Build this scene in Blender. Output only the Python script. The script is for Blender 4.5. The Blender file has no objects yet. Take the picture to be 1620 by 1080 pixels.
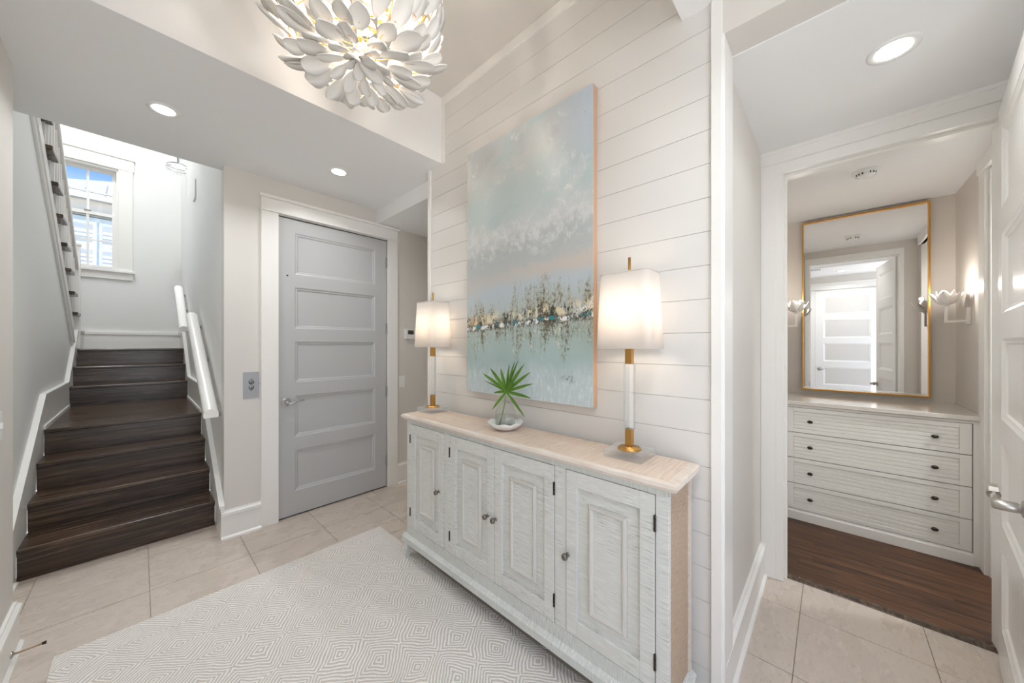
import bpy, math, random
from mathutils import Vector, Matrix
random.seed(7)
PI = math.pi
sc = bpy.context.scene
col = sc.collection

# ------------------------------------------------------------------ camera
cd = bpy.data.cameras.new('camera'); cam = bpy.data.objects.new('camera', cd); col.objects.link(cam)
cam.location = (0, 0, 1.4)
cam.rotation_euler = (PI/2, 0, -math.asin(0.73375))
cd.sensor_width = 36; cd.lens = 545.385/1620*36; cd.shift_y = 5.5/1620
cd.clip_start = 0.02; cd.clip_end = 200
sc.camera = cam

# ------------------------------------------------------------------ world, exposure
W = bpy.data.worlds.new('world'); sc.world = W; W.use_nodes = True
nt = W.node_tree; nt.nodes.clear()
wo = nt.nodes.new('ShaderNodeOutputWorld'); bg = nt.nodes.new('ShaderNodeBackground')
tc = nt.nodes.new('ShaderNodeTexCoord'); sp = nt.nodes.new('ShaderNodeSeparateXYZ'); rp = nt.nodes.new('ShaderNodeValToRGB')
rp.color_ramp.elements[0].position = 0.0; rp.color_ramp.elements[0].color = (0.93, 0.96, 1.0, 1)
rp.color_ramp.elements[1].position = 0.55; rp.color_ramp.elements[1].color = (0.06, 0.13, 0.30, 1)
e = rp.color_ramp.elements.new(0.14); e.color = (0.72, 0.84, 1.0, 1)
e = rp.color_ramp.elements.new(0.30); e.color = (0.10, 0.19, 0.38, 1)
nt.links.new(tc.outputs['Generated'], sp.inputs[0]); nt.links.new(sp.outputs['Z'], rp.inputs[0])
nt.links.new(rp.outputs[0], bg.inputs['Color']); nt.links.new(bg.outputs[0], wo.inputs[0])
bg.inputs['Strength'].default_value = 2.1
sl_ = bpy.data.lights.new('sun', 'SUN'); sl_.energy = 3.4; sl_.angle = .02; sl_.color = (1, .96, .9)
sun = bpy.data.objects.new('sun', sl_); col.objects.link(sun); sun.rotation_euler = Vector((-.88, .36, -.85)).to_track_quat('-Z', 'Y').to_euler()
sc.view_settings.view_transform = 'Standard'; sc.view_settings.look = 'None'
sc.view_settings.exposure = 0.55; sc.view_settings.gamma = 1.0
sc.view_settings.use_curve_mapping = False
sc.cycles.max_bounces = 12; sc.cycles.diffuse_bounces = 7; sc.cycles.glossy_bounces = 5
sc.cycles.transmission_bounces = 10; sc.cycles.transparent_max_bounces = 10
sc.cycles.caustics_reflective = False; sc.cycles.caustics_refractive = False
sc.cycles.sample_clamp_indirect = 4.0

P_DOWN = 3.2        # recessed downlights (W)
P_CHAND = 15.0      # chandelier total
P_LAMP = .9        # each table lamp
P_SCONCE = 2.0
P_STAIR = 5.4

# ------------------------------------------------------------------ key planes (metres, camera stands over the origin)
XS, XL, XLS, XR = 1.48, -0.40, -0.51, 0.414
YD, YW = 3.22, 7.05
ZL, ZH, ZN = 2.70, 3.17, 2.56
YO = -.95          # rear left open just behind the camera, unseen, to let sky light in

# ------------------------------------------------------------------ node helper
class S:
    def __init__(s, b, k): s.b = b; s.k = k
    def _m(s, op, o=None, r=False):
        return s.b.math(op, o if r else s, s if r else o)
    def __add__(s, o): return s._m('ADD', o)
    def __radd__(s, o): return s._m('ADD', o, True)
    def __sub__(s, o): return s._m('SUBTRACT', o)
    def __rsub__(s, o): return s._m('SUBTRACT', o, True)
    def __mul__(s, o): return s._m('MULTIPLY', o)
    def __rmul__(s, o): return s._m('MULTIPLY', o, True)
    def __truediv__(s, o): return s._m('DIVIDE', o)
    def __gt__(s, o): return s._m('GREATER_THAN', o)
    def __lt__(s, o): return s._m('LESS_THAN', o)
class B:
    def __init__(s, name):
        s.m = bpy.data.materials.new(name); s.m.use_nodes = True
        s.t = s.m.node_tree; s.p = s.t.nodes['Principled BSDF']; s.out = s.t.nodes['Material Output']
    def n(s, t): return s.t.nodes.new(t)
    def put(s, v, inp):
        if isinstance(v, S): s.t.links.new(v.k, inp)
        elif isinstance(v, (tuple, list)) and len(v) == 3 and inp.type == 'RGBA': inp.default_value = (*v, 1)
        else: inp.default_value = v
    def math(s, op, a, b=None, c=None):
        x = s.n('ShaderNodeMath'); x.operation = op
        s.put(a, x.inputs[0])
        if b is not None: s.put(b, x.inputs[1])
        if c is not None: s.put(c, x.inputs[2])
        return S(s, x.outputs[0])
    def pos(s): return S(s, s.n('ShaderNodeNewGeometry').outputs['Position'])
    def obj(s): return S(s, s.n('ShaderNodeTexCoord').outputs['Object'])
    def rnd(s): return S(s, s.n('ShaderNodeObjectInfo').outputs['Random'])
    def sep(s, v):
        x = s.n('ShaderNodeSeparateXYZ'); s.put(v, x.inputs[0]); return [S(s, o) for o in x.outputs]
    def comb(s, a, b, c):
        x = s.n('ShaderNodeCombineXYZ'); s.put(a, x.inputs[0]); s.put(b, x.inputs[1]); s.put(c, x.inputs[2]); return S(s, x.outputs[0])
    def scale(s, v, k, off=(0, 0, 0)):
        x = s.n('ShaderNodeMapping'); s.put(v, x.inputs[0]); x.inputs['Scale'].default_value = k; x.inputs['Location'].default_value = off
        return S(s, x.outputs[0])
    def noise(s, v, sc_=1.0, det=3.0, rough=.55, dist=0.0):
        x = s.n('ShaderNodeTexNoise'); s.put(v, x.inputs['Vector']); x.inputs['Scale'].default_value = sc_
        x.inputs['Detail'].default_value = det; x.inputs['Roughness'].default_value = rough; x.inputs['Distortion'].default_value = dist
        return S(s, x.outputs[0])
    def step(s, v, a, b, lo=0.0, hi=1.0):
        x = s.n('ShaderNodeMapRange'); x.interpolation_type = 'SMOOTHSTEP'
        s.put(v, x.inputs[0])
        for i, q in enumerate((a, b, lo, hi)): s.put(q, x.inputs[i+1])
        return S(s, x.outputs[0])
    def mix(s, f, a, b):
        x = s.n('ShaderNodeMix'); x.data_type = 'RGBA'; s.put(f, x.inputs[0]); s.put(a, x.inputs[6]); s.put(b, x.inputs[7]); return S(s, x.outputs[2])
    def ramp(s, f, stops):
        x = s.n('ShaderNodeValToRGB'); s.put(f, x.inputs[0]); els = x.color_ramp.elements
        while len(els) < len(stops): els.new(.5)
        for e_, (p, c) in zip(els, stops): e_.position = p; e_.color = (*c, 1)
        return S(s, x.outputs[0])
    def bump(s, h, strength=.3, dist=.002):
        x = s.n('ShaderNodeBump'); s.put(h, x.inputs['Height']); x.inputs['Strength'].default_value = strength; x.inputs['Distance'].default_value = dist
        s.t.links.new(x.outputs[0], s.p.inputs['Normal'])
    def set(s, **k):
        for a, v in k.items(): s.put(v, s.p.inputs[{'color': 'Base Color', 'rough': 'Roughness', 'metal': 'Metallic', 'spec': 'Specular IOR Level',
            'trans': 'Transmission Weight', 'ior': 'IOR', 'emit': 'Emission Color', 'estr': 'Emission Strength', 'coat': 'Coat Weight', 'sss': 'Subsurface Weight', 'alpha': 'Alpha'}[a]])
        return s.m
def lin(r, g, b):
    f = lambda c: (c/255/12.92) if c/255 <= .04045 else ((c/255+.055)/1.055)**2.4
    return (f(r), f(g), f(b))
def plain(name, rgb, rough=.5, metal=0.0, **k):
    b = B(name); return b.set(color=lin(*rgb), rough=rough, metal=metal, **k)
def paint(name, rgb, rough=.45, amt=.25, scl=180):
    b = B(name); b.bump(b.noise(b.pos(), scl, 2), amt*.25, .0006)
    return b.set(color=lin(*rgb), rough=rough)
M = {}
M['wall'] = paint('wall_paint', (219, 215, 209), .55)
M['wallcool'] = paint('stair_wall_paint', (232, 232, 230), .5)
M['ceil'] = paint('ceiling_paint', (240, 240, 240), .7)
M['trim'] = paint('trim_gloss_paint', (240, 238, 234), .3, .1)
M['ship'] = paint('shiplap_paint', (222, 220, 216), .4, .2)
M['greydoor'] = paint('grey_door_paint', (186, 186, 186), .35, .1)
M['greige'] = paint('closet_wall_paint', (218, 211, 203), .5)
M['whitedoor'] = paint('white_door_paint', (242, 240, 236), .3, .1)
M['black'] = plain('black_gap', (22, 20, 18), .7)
M['bronze'] = plain('dark_bronze_metal', (70, 62, 56), .35, .9)
M['nickel'] = plain('satin_nickel', (190, 186, 180), .28, 1.0)
M['chrome'] = plain('polished_chrome', (205, 207, 210), .12, 1.0)
M['steel'] = plain('brushed_steel', (166, 167, 171), .5, .45)
M['pewter'] = plain('pewter_knob_metal', (128, 120, 112), .35, .9)
M['brass'] = plain('aged_brass', (205, 160, 92), .28, 1.0)
M['gold'] = plain('gold_leaf_frame', (214, 158, 74), .3, 1.0)
M['plastic'] = plain('white_plastic', (238, 238, 236), .35)
M['screen'] = plain('dark_display', (58, 62, 60), .2)
M['cord'] = plain('white_cord', (226, 224, 220), .5)
M['oakstop'] = plain('pale_wood_stop', (176, 150, 122), .55)
def clear(name, tint, ior, refr):
    b = B(name); b.set(color=(1, 1, 1), rough=.0, trans=1.0, ior=ior)
    g = b.n('ShaderNodeBsdfGlossy'); g.inputs['Roughness'].default_value = .01; t = b.n('ShaderNodeBsdfTransparent'); t.inputs[0].default_value = (*tint, 1)
    fr = b.n('ShaderNodeFresnel'); fr.inputs[0].default_value = ior; a = b.n('ShaderNodeMixShader'); c = b.n('ShaderNodeMixShader'); c.inputs[0].default_value = refr
    L = b.t.links.new; bf = b.n('ShaderNodeNewGeometry'); inv = b.math('SUBTRACT', 1.0, S(b, bf.outputs['Backfacing'])); b.put(S(b, fr.outputs[0])*inv, a.inputs[0]); L(t.outputs[0], a.inputs[1]); L(g.outputs[0], a.inputs[2]); L(a.outputs[0], c.inputs[1]); L(b.p.outputs[0], c.inputs[2]); L(c.outputs[0], b.out.inputs[0])
    return b.m
M['glass'] = clear('clear_glass', (.975, .985, .98), 1.45, .0)
M['crystal'] = clear('crystal', (.97, .98, .975), 1.75, .25)
M['crystalbase'] = clear('crystal_block', (.95, .965, .96), 1.9, .30); M['crystalbase'].node_tree.nodes['Principled BSDF'].inputs['Transmission Weight'].default_value = .35
b = B('window_pane'); b.t.nodes.remove(b.p)
_g = b.n('ShaderNodeBsdfGlossy'); _g.inputs['Roughness'].default_value = 0.02; _t = b.n('ShaderNodeBsdfTransparent'); _f = b.n('ShaderNodeMixShader'); _f.inputs[0].default_value = .05
b.t.links.new(_t.outputs[0], _f.inputs[1]); b.t.links.new(_g.outputs[0], _f.inputs[2]); b.t.links.new(_f.outputs[0], b.out.inputs[0]); M['pane'] = b.m
b = B('mirror_silver'); M['mirror'] = b.set(color=(.90, .90, .90), rough=.0, metal=1.0)
def emit(name, c, s):
    b = B(name); return b.set(color=(.8, .8, .8), emit=c, estr=s)
M['lens'] = emit('downlight_lens', (1, .97, .92), 9)
M['bulb'] = emit('warm_bulb', (1, .72, .42), 14)
# translucent linen lamp shade
b = B('linen_shade'); b.bump(b.noise(b.scale(b.pos(), (1, 1, 3)), 500, 2), .15, .0005); b.set(color=(.86, .84, .81), rough=.8)
_t = b.n('ShaderNodeBsdfTranslucent'); _t.inputs[0].default_value = (.92, .88, .84, 1); _x = b.n('ShaderNodeMixShader'); _x.inputs[0].default_value = .5
b.t.links.new(b.p.outputs[0], _x.inputs[1]); b.t.links.new(_t.outputs[0], _x.inputs[2]); b.t.links.new(_x.outputs[0], b.out.inputs[0]); M['shade'] = b.m
# travertine tile
b = B('travertine'); q = b.pos(); r = b.rnd()
o = b.n('ShaderNodeVectorMath'); o.operation = 'ADD'; b.put(q, o.inputs[0]); b.put(b.comb(r*9, r*5, 0.0), o.inputs[1]); q = S(b, o.outputs[0])
n1 = b.noise(b.scale(q, (1.6, 3.6, 1)), 2.2, 6, .6, .25); n2 = b.noise(b.scale(q, (9, 24, 1)), 3, 5, .65); n3 = b.noise(q, 90, 2)
c = b.ramp(n1, [(.22, lin(200, 187, 175)), (.45, lin(203, 191, 180)), (.6, lin(205, 193, 183)), (.82, lin(202, 189, 178))])
c = b.mix(b.step(n2, .50, .70)*.34, c, lin(172, 152, 132)); c = b.mix(r*.28, c, lin(200, 186, 171))
pit = b.step(n2, .60, .70)*b.step(n3, .52, .62); c = b.mix(pit*.75, c, lin(128, 108, 90))
b.bump(n3*.3+n2*.5-pit, .12, .001); M['tile'] = b.set(color=c, rough=b.step(n1, .2, .8, .20, .36))
M['grout'] = plain('grout', (150, 134, 118), .9)
def wood(name, c0, c1, c2, axis, rough=.35, freq=1.0, strength=.25):
    b = B(name); q = b.pos(); r = b.rnd()
    k = [60*freq]*3; k[axis] = 3.2*freq
    o = b.n('ShaderNodeVectorMath'); o.operation = 'ADD'; b.put(b.scale(q, tuple(k)), o.inputs[0]); b.put(b.comb(r*40, r*23, r*31), o.inputs[1])
    g = S(b, o.outputs[0]); n1 = b.noise(g, .55, 5, .6, 1.2); n2 = b.noise(g, 2.6, 3, .6)
    c = b.ramp(n1, [(.36, c0), (.5, c1), (.66, c2)]); c = b.mix(b.step(n2, .5, .75)*.6, c, c0); c = b.mix(r*.25, c, c1)
    b.bump(n1+n2*.6, strength, .0012); return b.set(color=c, rough=rough)
M['stairwood'] = wood('dark_oak_stair', lin(44, 33, 25), lin(76, 59, 46), lin(108, 88, 70), 0, .24, 1.0, .08)
M['plankwood'] = wood('dark_oak_floor', lin(34, 18, 8), lin(78, 46, 25), lin(112, 74, 44), 1, .42, 1.0, .10)
# whitewashed rough-sawn furniture: fine saw marks across the boards
def sawn(name, base, dark, hi, kv, rough=.6, amt=1.0):
    b = B(name); q = b.pos()
    a = b.noise(b.scale(q, kv), 1, 2.5, .6); big = b.noise(q, 7, 3); fine = b.noise(b.scale(q, (300, 300, 300)), 1, 2)
    mask = b.step(a, .55, .65)*b.step(big, .36, .60); c = b.mix(b.step(a, .3, .5), hi, base); c = b.mix(mask*amt, c, dark); c = b.mix(b.step(fine, .55, .8)*.25, c, hi)
    b.bump(a*1.2+fine*.3, .16, .0008); return b.set(color=c, rough=rough)
M['sawface'] = sawn('whitewashed_sawn_face', lin(214, 214, 209), lin(172, 172, 167), lin(230, 230, 226), (40, 16, 330), .6, .7)
M['sawrail'] = sawn('whitewashed_sawn_rail', lin(206, 208, 204), lin(172, 174, 171), lin(228, 228, 224), (40, 330, 16), .6, .7)
M['sawtop'] = sawn('washed_wood_top', lin(214, 196, 180), lin(186, 165, 148), lin(226, 212, 198), (8, 120, 60), .38, .6)
M['sawedge'] = sawn('washed_wood_edge', lin(220, 208, 196), lin(196, 182, 170), lin(230, 222, 212), (60, 8, 60), .45, .5)
M['sawmould'] = paint('washed_moulding', (206, 202, 195), .5, .2)
M['sawside'] = sawn('sawn_tan_side', lin(186, 163, 140), lin(148, 124, 102), lin(204, 184, 162), (26, 20, 260), .65, .8)
# herringbone diamond wool rug
b = B('diamond_wool_rug'); q = b.pos(); x, y, z = b.sep(q)
def tri(v, p): return b.math('PINGPONG', v, p)
wob = b.noise(q, 45, 2)*.008+b.noise(q, 4.5, 2)*.09
dd = tri(x+.045*b.math('SINE', y*3.1)+.06, .105)+tri(y+.04*b.math('SINE', x*4.3+1.0)+.05, .165)+wob
st = b.math('PINGPONG', dd/.0195, .5)*2
fib = b.noise(q, 420, 2); fib2 = b.noise(b.scale(q, (1, 1, 1)), 130, 2)
m_ = b.step(st+(fib2-.5)*.5, .35, .68)
c = b.mix(m_, lin(206, 199, 192), lin(248, 244, 238)); c = b.mix(b.step(fib, .4, .75)*.35, c, lin(244, 241, 237))
b.bump(m_*.8+fib*.6, .7, .004); M['rug'] = b.set(color=c, rough=.95, spec=.1)
M['ceramic'] = plain('white_ceramic', (238, 238, 236), .35)
M['petal'] = plain('matte_plaster_petal', (238, 235, 230), .6)
M['gesso'] = plain('white_gesso_metal', (238, 236, 232), .45)
b = B('palm_leaf'); x, y, z = b.sep(b.pos()); b.bump(b.noise(b.pos(), 300, 2), .2, .0005)
M['leaf'] = b.set(color=b.mix(b.noise(b.pos(), 22, 2), lin(52, 92, 22), lin(104, 146, 44)), rough=.4)
M['leafstem'] = plain('palm_stem', (120, 146, 84), .45)
M['water'] = clear('water', (.97, .985, .98), 1.5, .05)
# canvas painting: misty marsh
b = B('marsh_painting'); q = b.pos(); X_, Y_, Z_ = b.sep(q)
u = (1.727-Y_)/.91; v = (Z_-1.105)/1.52
st1 = b.noise(b.scale(q, (1, 7, 3)), 1.5, 5, .65, .5); brush = b.noise(b.scale(q, (1, 55, 12)), 1.4, 4, .65)
spk = b.noise(b.scale(q, (1, 46, 38)), 1.5, 5, .78); spk2 = b.noise(b.scale(q, (1, 28, 18), (3, 5, 7)), 1.5, 4, .7); blot = b.noise(b.scale(q, (1, 15, 9), (8, 1, 3)), 1.4, 4, .7)
cl = b.noise(b.scale(q, (1, 2.0, 3.2), (1.7, 7, 5)), 1.3, 6, .66, .6); cl2 = b.noise(b.scale(q, (1, 3.0, 4.0), (4, 1, 9)), 1.3, 6, .66, .6)
cl3 = b.noise(b.comb(2.0, Y_*15-Z_*9, Z_*15+Y_*7), 1.0, 6, .7, .3)
vv = v+(st1-.5)*.13+(cl3-.5)*.05+(brush-.5)*.05-(u-.5)*.03
c = b.ramp(vv, [(0, lin(196, 209, 213)), (.06, lin(192, 206, 209)), (.13, lin(170, 191, 190)), (.24, lin(172, 189, 184)), (.30, lin(186, 196, 194)), (.40, lin(189, 201, 207)),
    (.455, lin(200, 198, 194)), (.50, lin(188, 193, 193)), (.555, lin(186, 192, 192)), (.62, lin(208, 211, 210)), (.69, lin(196, 208, 208)), (.78, lin(193, 206, 205)), (.88, lin(202, 205, 203)), (1, lin(196, 201, 203))])
c = b.mix(b.step(b.math('ABSOLUTE', v-.462-(cl-.5)*.12), .04, .01)*b.step(u, .25, .85)*.6, c, lin(210, 198, 187))
c = b.mix(b.step(cl, .50, .64)*b.step(v, .54, .66)*.6, c, lin(216, 218, 217)); c = b.mix(b.step(cl2, .47, .36)*b.step(v, .60, .70)*.55, c, lin(178, 202, 202)); c = b.mix(b.step(cl2, .55, .66)*b.step(v, .78, .9)*.5, c, lin(190, 190, 187))
cloud = b.step(b.math('ABSOLUTE', v-.605-(cl2-.5)*.25), .085, .02)
c = b.mix(cloud*b.step(cl3+(brush-.5)*.25, .44, .58)*.7, c, lin(222, 224, 222)); c = b.mix(b.step(cl3+(brush-.5)*.3, .55, .62)*b.step(cl, .48, .58)*b.step(v, .50, .58)*.8, c, lin(226, 227, 225))
c = b.mix(b.step(u, .70, 1.0)*b.step(v, .68, .9)*.7, c, lin(189, 204, 221))
c = b.mix(b.step(brush+(spk2-.5)*.6, .47, .66)*b.step(v, .15, .05)*.85, c, lin(217, 225, 228))
col1 = b.noise(b.comb(u*7.0, v*1.0, 2.0), 1.0, 4, .7); col2 = b.noise(b.comb(u*15.0+5, v*5, 7.0), 1.0, 4, .7)
hz = .278+(b.noise(b.comb(u*3, 1.0, 4.0), 1.0, 2)-.5)*.04+(u-.5)*.03
hgt = .045+b.step(col1, .38, .62)*.115; tf = (v-hz)/hgt
trees = b.step(v-hz, -.004, .006)*b.step(tf, 1.15, .8)
den = spk*.55+col2*.45-tf*.10
c = b.mix(trees*b.step(den, .36, .47)*.65, c, b.mix(b.step(spk2, .42, .62), lin(178, 180, 164), lin(150, 142, 110)))
c = b.mix(trees*b.step(den, .455, .50)*.85, c, lin(126, 114, 80)); c = b.mix(trees*b.step(den+b.step(tf, .6, .1)*.03, .515, .54), c, lin(80, 72, 58))
low = b.step(v-hz, -.014, -.002)*b.step(hz+.062-v, 0.0, .03)
c = b.mix(low*b.step(blot+(spk2-.5)*.4, .53, .57), c, lin(224, 214, 184)); c = b.mix(low*b.step(u, .26, .02)*b.step(spk2, .47, .56)*.9, c, lin(200, 164, 118)); c = b.mix(low*b.step(blot+(spk2-.5)*.5, .43, .39), c, lin(66, 58, 50))
dh = .04+b.step(col1, .36, .62)*.11; df = (hz-v)/dh
drip = b.step(hz-v, .0, .010)*b.step(df, 1.15, .7); dd2 = spk*.5+col2*.5-df*.07
c = b.mix(drip*b.step(dd2, .42, .52)*.55, c, lin(140, 138, 114)); c = b.mix(drip*b.step(dd2, .50, .535)*.9, c, lin(96, 90, 68)); c = b.mix(drip*b.step(spk2, .60, .64)*.8, c, lin(220, 214, 190))
band = b.math('ABSOLUTE', v-hz+.004)
c = b.mix(b.step(band, .020, .004)*b.step(spk2, .44, .52), c, lin(78, 70, 58)); c = b.mix(b.step(band, .011, .004)*b.step(blot+(spk-.5)*.5, .50, .54), c, lin(238, 238, 236))
c = b.mix(b.step(b.math('ABSOLUTE', v-hz-.003), .009, .004)*b.step(blot+(spk-.5)*.6, .44, .40), c, lin(44, 142, 150))
c = b.mix(b.step(b.math('ABSOLUTE', v-hz-.020-(u-.93)*.22+(spk2-.5)*.12), .012, .004)*b.step(u, .84, .92)*b.step(spk, .42, .5), c, lin(238, 238, 238))
sg = b.step(b.math('ABSOLUTE', u-.845), .06, .02)*b.step(b.math('ABSOLUTE', v-.082), .016, .006)
c = b.mix(sg*b.step(spk, .5, .56)*.9, c, lin(112, 126, 124))
fl = b.noise(b.scale(q, (1, 40, 26), (9, 2, 1)), 1.0, 2); c = b.mix(b.step(fl, .74, .77)*b.step(b.math('ABSOLUTE', u-.5), .42, .47), c, lin(120, 96, 72))
b.bump(brush*.7+spk*.5, .35, .002); M['painting'] = b.set(color=c, rough=.55)
M['canvasedge'] = plain('raw_canvas_edge', (206, 168, 138), .7)
# outdoors
M['roofmetal'] = plain('pale_metal_roof', (212, 211, 210), .6)
M['stucco'] = paint('beige_stucco', (238, 230, 215), .9)
M['bluewall'] = plain('pale_blue_clapboard', (200, 216, 226), .7)
M['outwhite'] = plain('exterior_white', (240, 242, 244), .5)
M['outglass'] = plain('far_window_glass', (186, 192, 200), .15)
M['foliage'] = plain('ground_green', (120, 130, 100), .9)

# ------------------------------------------------------------------ mesh helpers
class MB:
    def __init__(s): s.v = []; s.f = []; s.sm = []
    def add(s, vs, fs, smooth=False):
        o = len(s.v); s.v += [tuple(p) for p in vs]
        for f in fs: s.f.append([i+o for i in f]); s.sm.append(smooth)
        return s
    def box(s, x0, x1, y0, y1, z0, z1):
        x0, x1 = sorted((x0, x1)); y0, y1 = sorted((y0, y1)); z0, z1 = sorted((z0, z1))
        return s.add([(x0, y0, z0), (x1, y0, z0), (x1, y1, z0), (x0, y1, z0), (x0, y0, z1), (x1, y0, z1), (x1, y1, z1), (x0, y1, z1)],
            [(3, 2, 1, 0), (4, 5, 6, 7), (0, 1, 5, 4), (1, 2, 6, 5), (2, 3, 7, 6), (3, 0, 4, 7)])
    def prism(s, poly, axis, a, b_):
        # poly in the two remaining axes (order x,y,z without axis), extruded from a to b_
        def P(p, t):
            l = list(p); l.insert(axis, t); return tuple(l)
        n = len(poly); vs = [P(p, a) for p in poly]+[P(p, b_) for p in poly]
        ar = sum(poly[i][0]*poly[(i+1) % n][1]-poly[(i+1) % n][0]*poly[i][1] for i in range(n))
        flip = (ar > 0) != (axis == 1)
        if (b_ < a): flip = not flip
        fs = [list(range(n)), list(range(2*n-1, n-1, -1))]+[[(i+1) % n, i, n+i, n+(i+1) % n] for i in range(n)]
        if flip: fs = [list(reversed(f)) for f in fs]
        return s.add(vs, fs)
    def lathe(s, prof, cx, cy, cz=0, n=24, smooth=True, axis='z', cap=True, sq=1.0):
        vs = []; fs = []
        for (r, z) in prof:
            for i in range(n):
                a = 2*PI*i/n; px, py = r*math.cos(a), r*math.sin(a)*sq
                vs.append({'z': (cx+px, cy+py, cz+z), 'x': (cx+z, cy+px, cz+py), 'y': (cx+py, cy+z, cz+px)}[axis])
        for j in range(len(prof)-1):
            for i in range(n):
                k = (i+1) % n; fs.append((j*n+i, j*n+k, (j+1)*n+k, (j+1)*n+i))
        s.add(vs, fs, smooth)
        if cap:
            if prof[0][0] > 1e-6: s.add([vs[i] for i in range(n)], [tuple(reversed(range(n)))])
            m = (len(prof)-1)*n
            if prof[-1][0] > 1e-6: s.add([vs[m+i] for i in range(n)], [tuple(range(n))])
        return s
    def tube(s, pts, r, n=8, smooth=True, closed=False):
        pts = [Vector(p) for p in pts]; N = len(pts); rr = r if isinstance(r, (list, tuple)) else [r]*N
        ref = Vector((0, 0, 1)); vs = []; fs = []
        for i, p in enumerate(pts):
            t = (pts[(i+1) % N]-pts[i-1]) if closed else (pts[min(i+1, N-1)]-pts[max(i-1, 0)])
            t.normalize()
            a = t.cross(ref if abs(t.dot(ref)) < .95 else Vector((1, 0, 0))).normalized(); c_ = t.cross(a)
            for k in range(n):
                w = 2*PI*k/n; vs.append(p+(a*math.cos(w)+c_*math.sin(w))*rr[i])
        for i in range(N if closed else N-1):
            j = (i+1) % N
            for k in range(n):
                l = (k+1) % n; fs.append((i*n+k, j*n+k, j*n+l, i*n+l))
        if not closed: fs += [tuple(range(n)), tuple(reversed(range((N-1)*n, N*n)))]
        return s.add(vs, fs, smooth)
    def mesh(s, name, off=(0, 0, 0)):
        me = bpy.data.meshes.new(name)
        me.from_pydata([(a-off[0], b_-off[1], c_-off[2]) for a, b_, c_ in s.v], [], s.f)
        for p, q_ in zip(me.polygons, s.sm): p.use_smooth = q_
        me.update(); return me
    def build(s, name, mat, parent=None, bevel=0.0, seg=2):
        off = (0, 0, 0)
        if parent is not None: off = parent['_o'] if '_o' in parent else (0, 0, 0)
        me = s.mesh(name, off); o = bpy.data.objects.new(name, me); col.objects.link(o); me.materials.append(M[mat] if isinstance(mat, str) else mat)
        if parent is not None: o.parent = parent; o['_o'] = off
        if bevel:
            m = o.modifiers.new('bevel', 'BEVEL'); m.width = bevel; m.segments = seg; m.limit_method = 'ANGLE'; m.angle_limit = .6
        return o
def bx(name, mat, parent, x0, x1, y0, y1, z0, z1, bevel=0.0): return MB().box(x0, x1, y0, y1, z0, z1).build(name, mat, parent, bevel)
def tag(o, label, cat, group=None):
    o['label'] = label; o['category'] = cat
    if group: o['group'] = group
    return o
def thing(name, label, cat, loc, group=None):
    o = bpy.data.objects.new(name, None); col.objects.link(o); o.location = loc; o['_o'] = tuple(loc); o.empty_display_size = .1
    return tag(o, label, cat, group)
def struct(o): o['kind'] = 'structure'; return o
def sbx(name, mat, *a, bevel=0.0): return struct(bx(name, mat, None, *a, bevel=bevel))
def sroot(name, loc=(0, 0, 0)):
    o = bpy.data.objects.new(name, None); col.objects.link(o); o.location = loc; o['_o'] = tuple(loc); o.empty_display_size = .1
    return struct(o)
def inst(src, parent, mat4, name=None):
    o = src.copy(); col.objects.link(o); o.parent = parent; o.matrix_local = mat4
    if name: o.name = name
    return o
def lamp(kind, name, loc, power, color, parent=None, size=.05, rot=None, spot=None, blend=.6):
    l = bpy.data.lights.new(name, kind); l.energy = power; l.color = color
    if kind == 'AREA': l.shape = 'DISK'; l.size = size; l.spread = math.radians(140)
    else: l.shadow_soft_size = size
    if kind == 'SPOT': l.spot_size = spot; l.spot_blend = blend
    o = bpy.data.objects.new(name, l); col.objects.link(o)
    if parent is not None:
        o.parent = parent; off = parent['_o']; o.location = (loc[0]-off[0], loc[1]-off[1], loc[2]-off[2])
    else: o.location = loc
    if rot: o.rotation_euler = rot
    return o

# ================================================================== STRUCTURE
# --- tiled floor
floor = struct(MB().box(-.52, 2.645, YO, 3.6, -.05, -.004).build('floor', 'grout'))
zones = [(-.505, 1.50, YO, 3.52), (1.50, 2.645, -.75, .33), (1.50, 2.14, 2.19, 3.24)]
tile_src = {}
for i in range(-2, 7):
    for j in range(-6, 9):
        for (zx0, zx1, zy0, zy1) in zones:
            x0 = max(.039+.461*i+.0015, zx0); x1 = min(.039+.461*(i+1)-.0015, zx1); y0 = max(.12+.455*j+.0015, zy0); y1 = min(.12+.455*(j+1)-.0015, zy1)
            if x1-x0 < .01 or y1-y0 < .01: continue
            k = (round(x1-x0, 4), round(y1-y0, 4))
            if k not in tile_src:
                t = MB().box(-k[0]/2, k[0]/2, -k[1]/2, k[1]/2, -.012, 0).build('tile', 'tile', floor); tile_src[k] = t.data
            else:
                t = bpy.data.objects.new('tile', tile_src[k]); col.objects.link(t); t.parent = floor
            t.location = ((x0+x1)/2, (y0+y1)/2, random.uniform(-.0006, .0))
# --- closet hardwood
fc = struct(MB().box(2.60, 4.3, -.80, .36, -.05, -.006).build('floor_closet', 'black'))
xx = 2.695
while xx < 3.66:
    yy = -.80+random.uniform(-.7, 0)
    while yy < .36:
        L = random.uniform(.5, 1.1); a, c_ = max(yy, -.80), min(yy+L, .36)
        if c_-a > .02: MB().box(xx+.0005, xx+.0815, a+.0005, c_-.0005, -.012, .003).build('plank', 'plankwood', fc)
        yy += L
    xx += .082
MB().prism([(2.645, 0), (2.695, 0), (2.695, .006), (2.672, .008), (2.649, .004)], 1, -.57, .222).build('threshold_strip', 'stairwood', fc)

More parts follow.
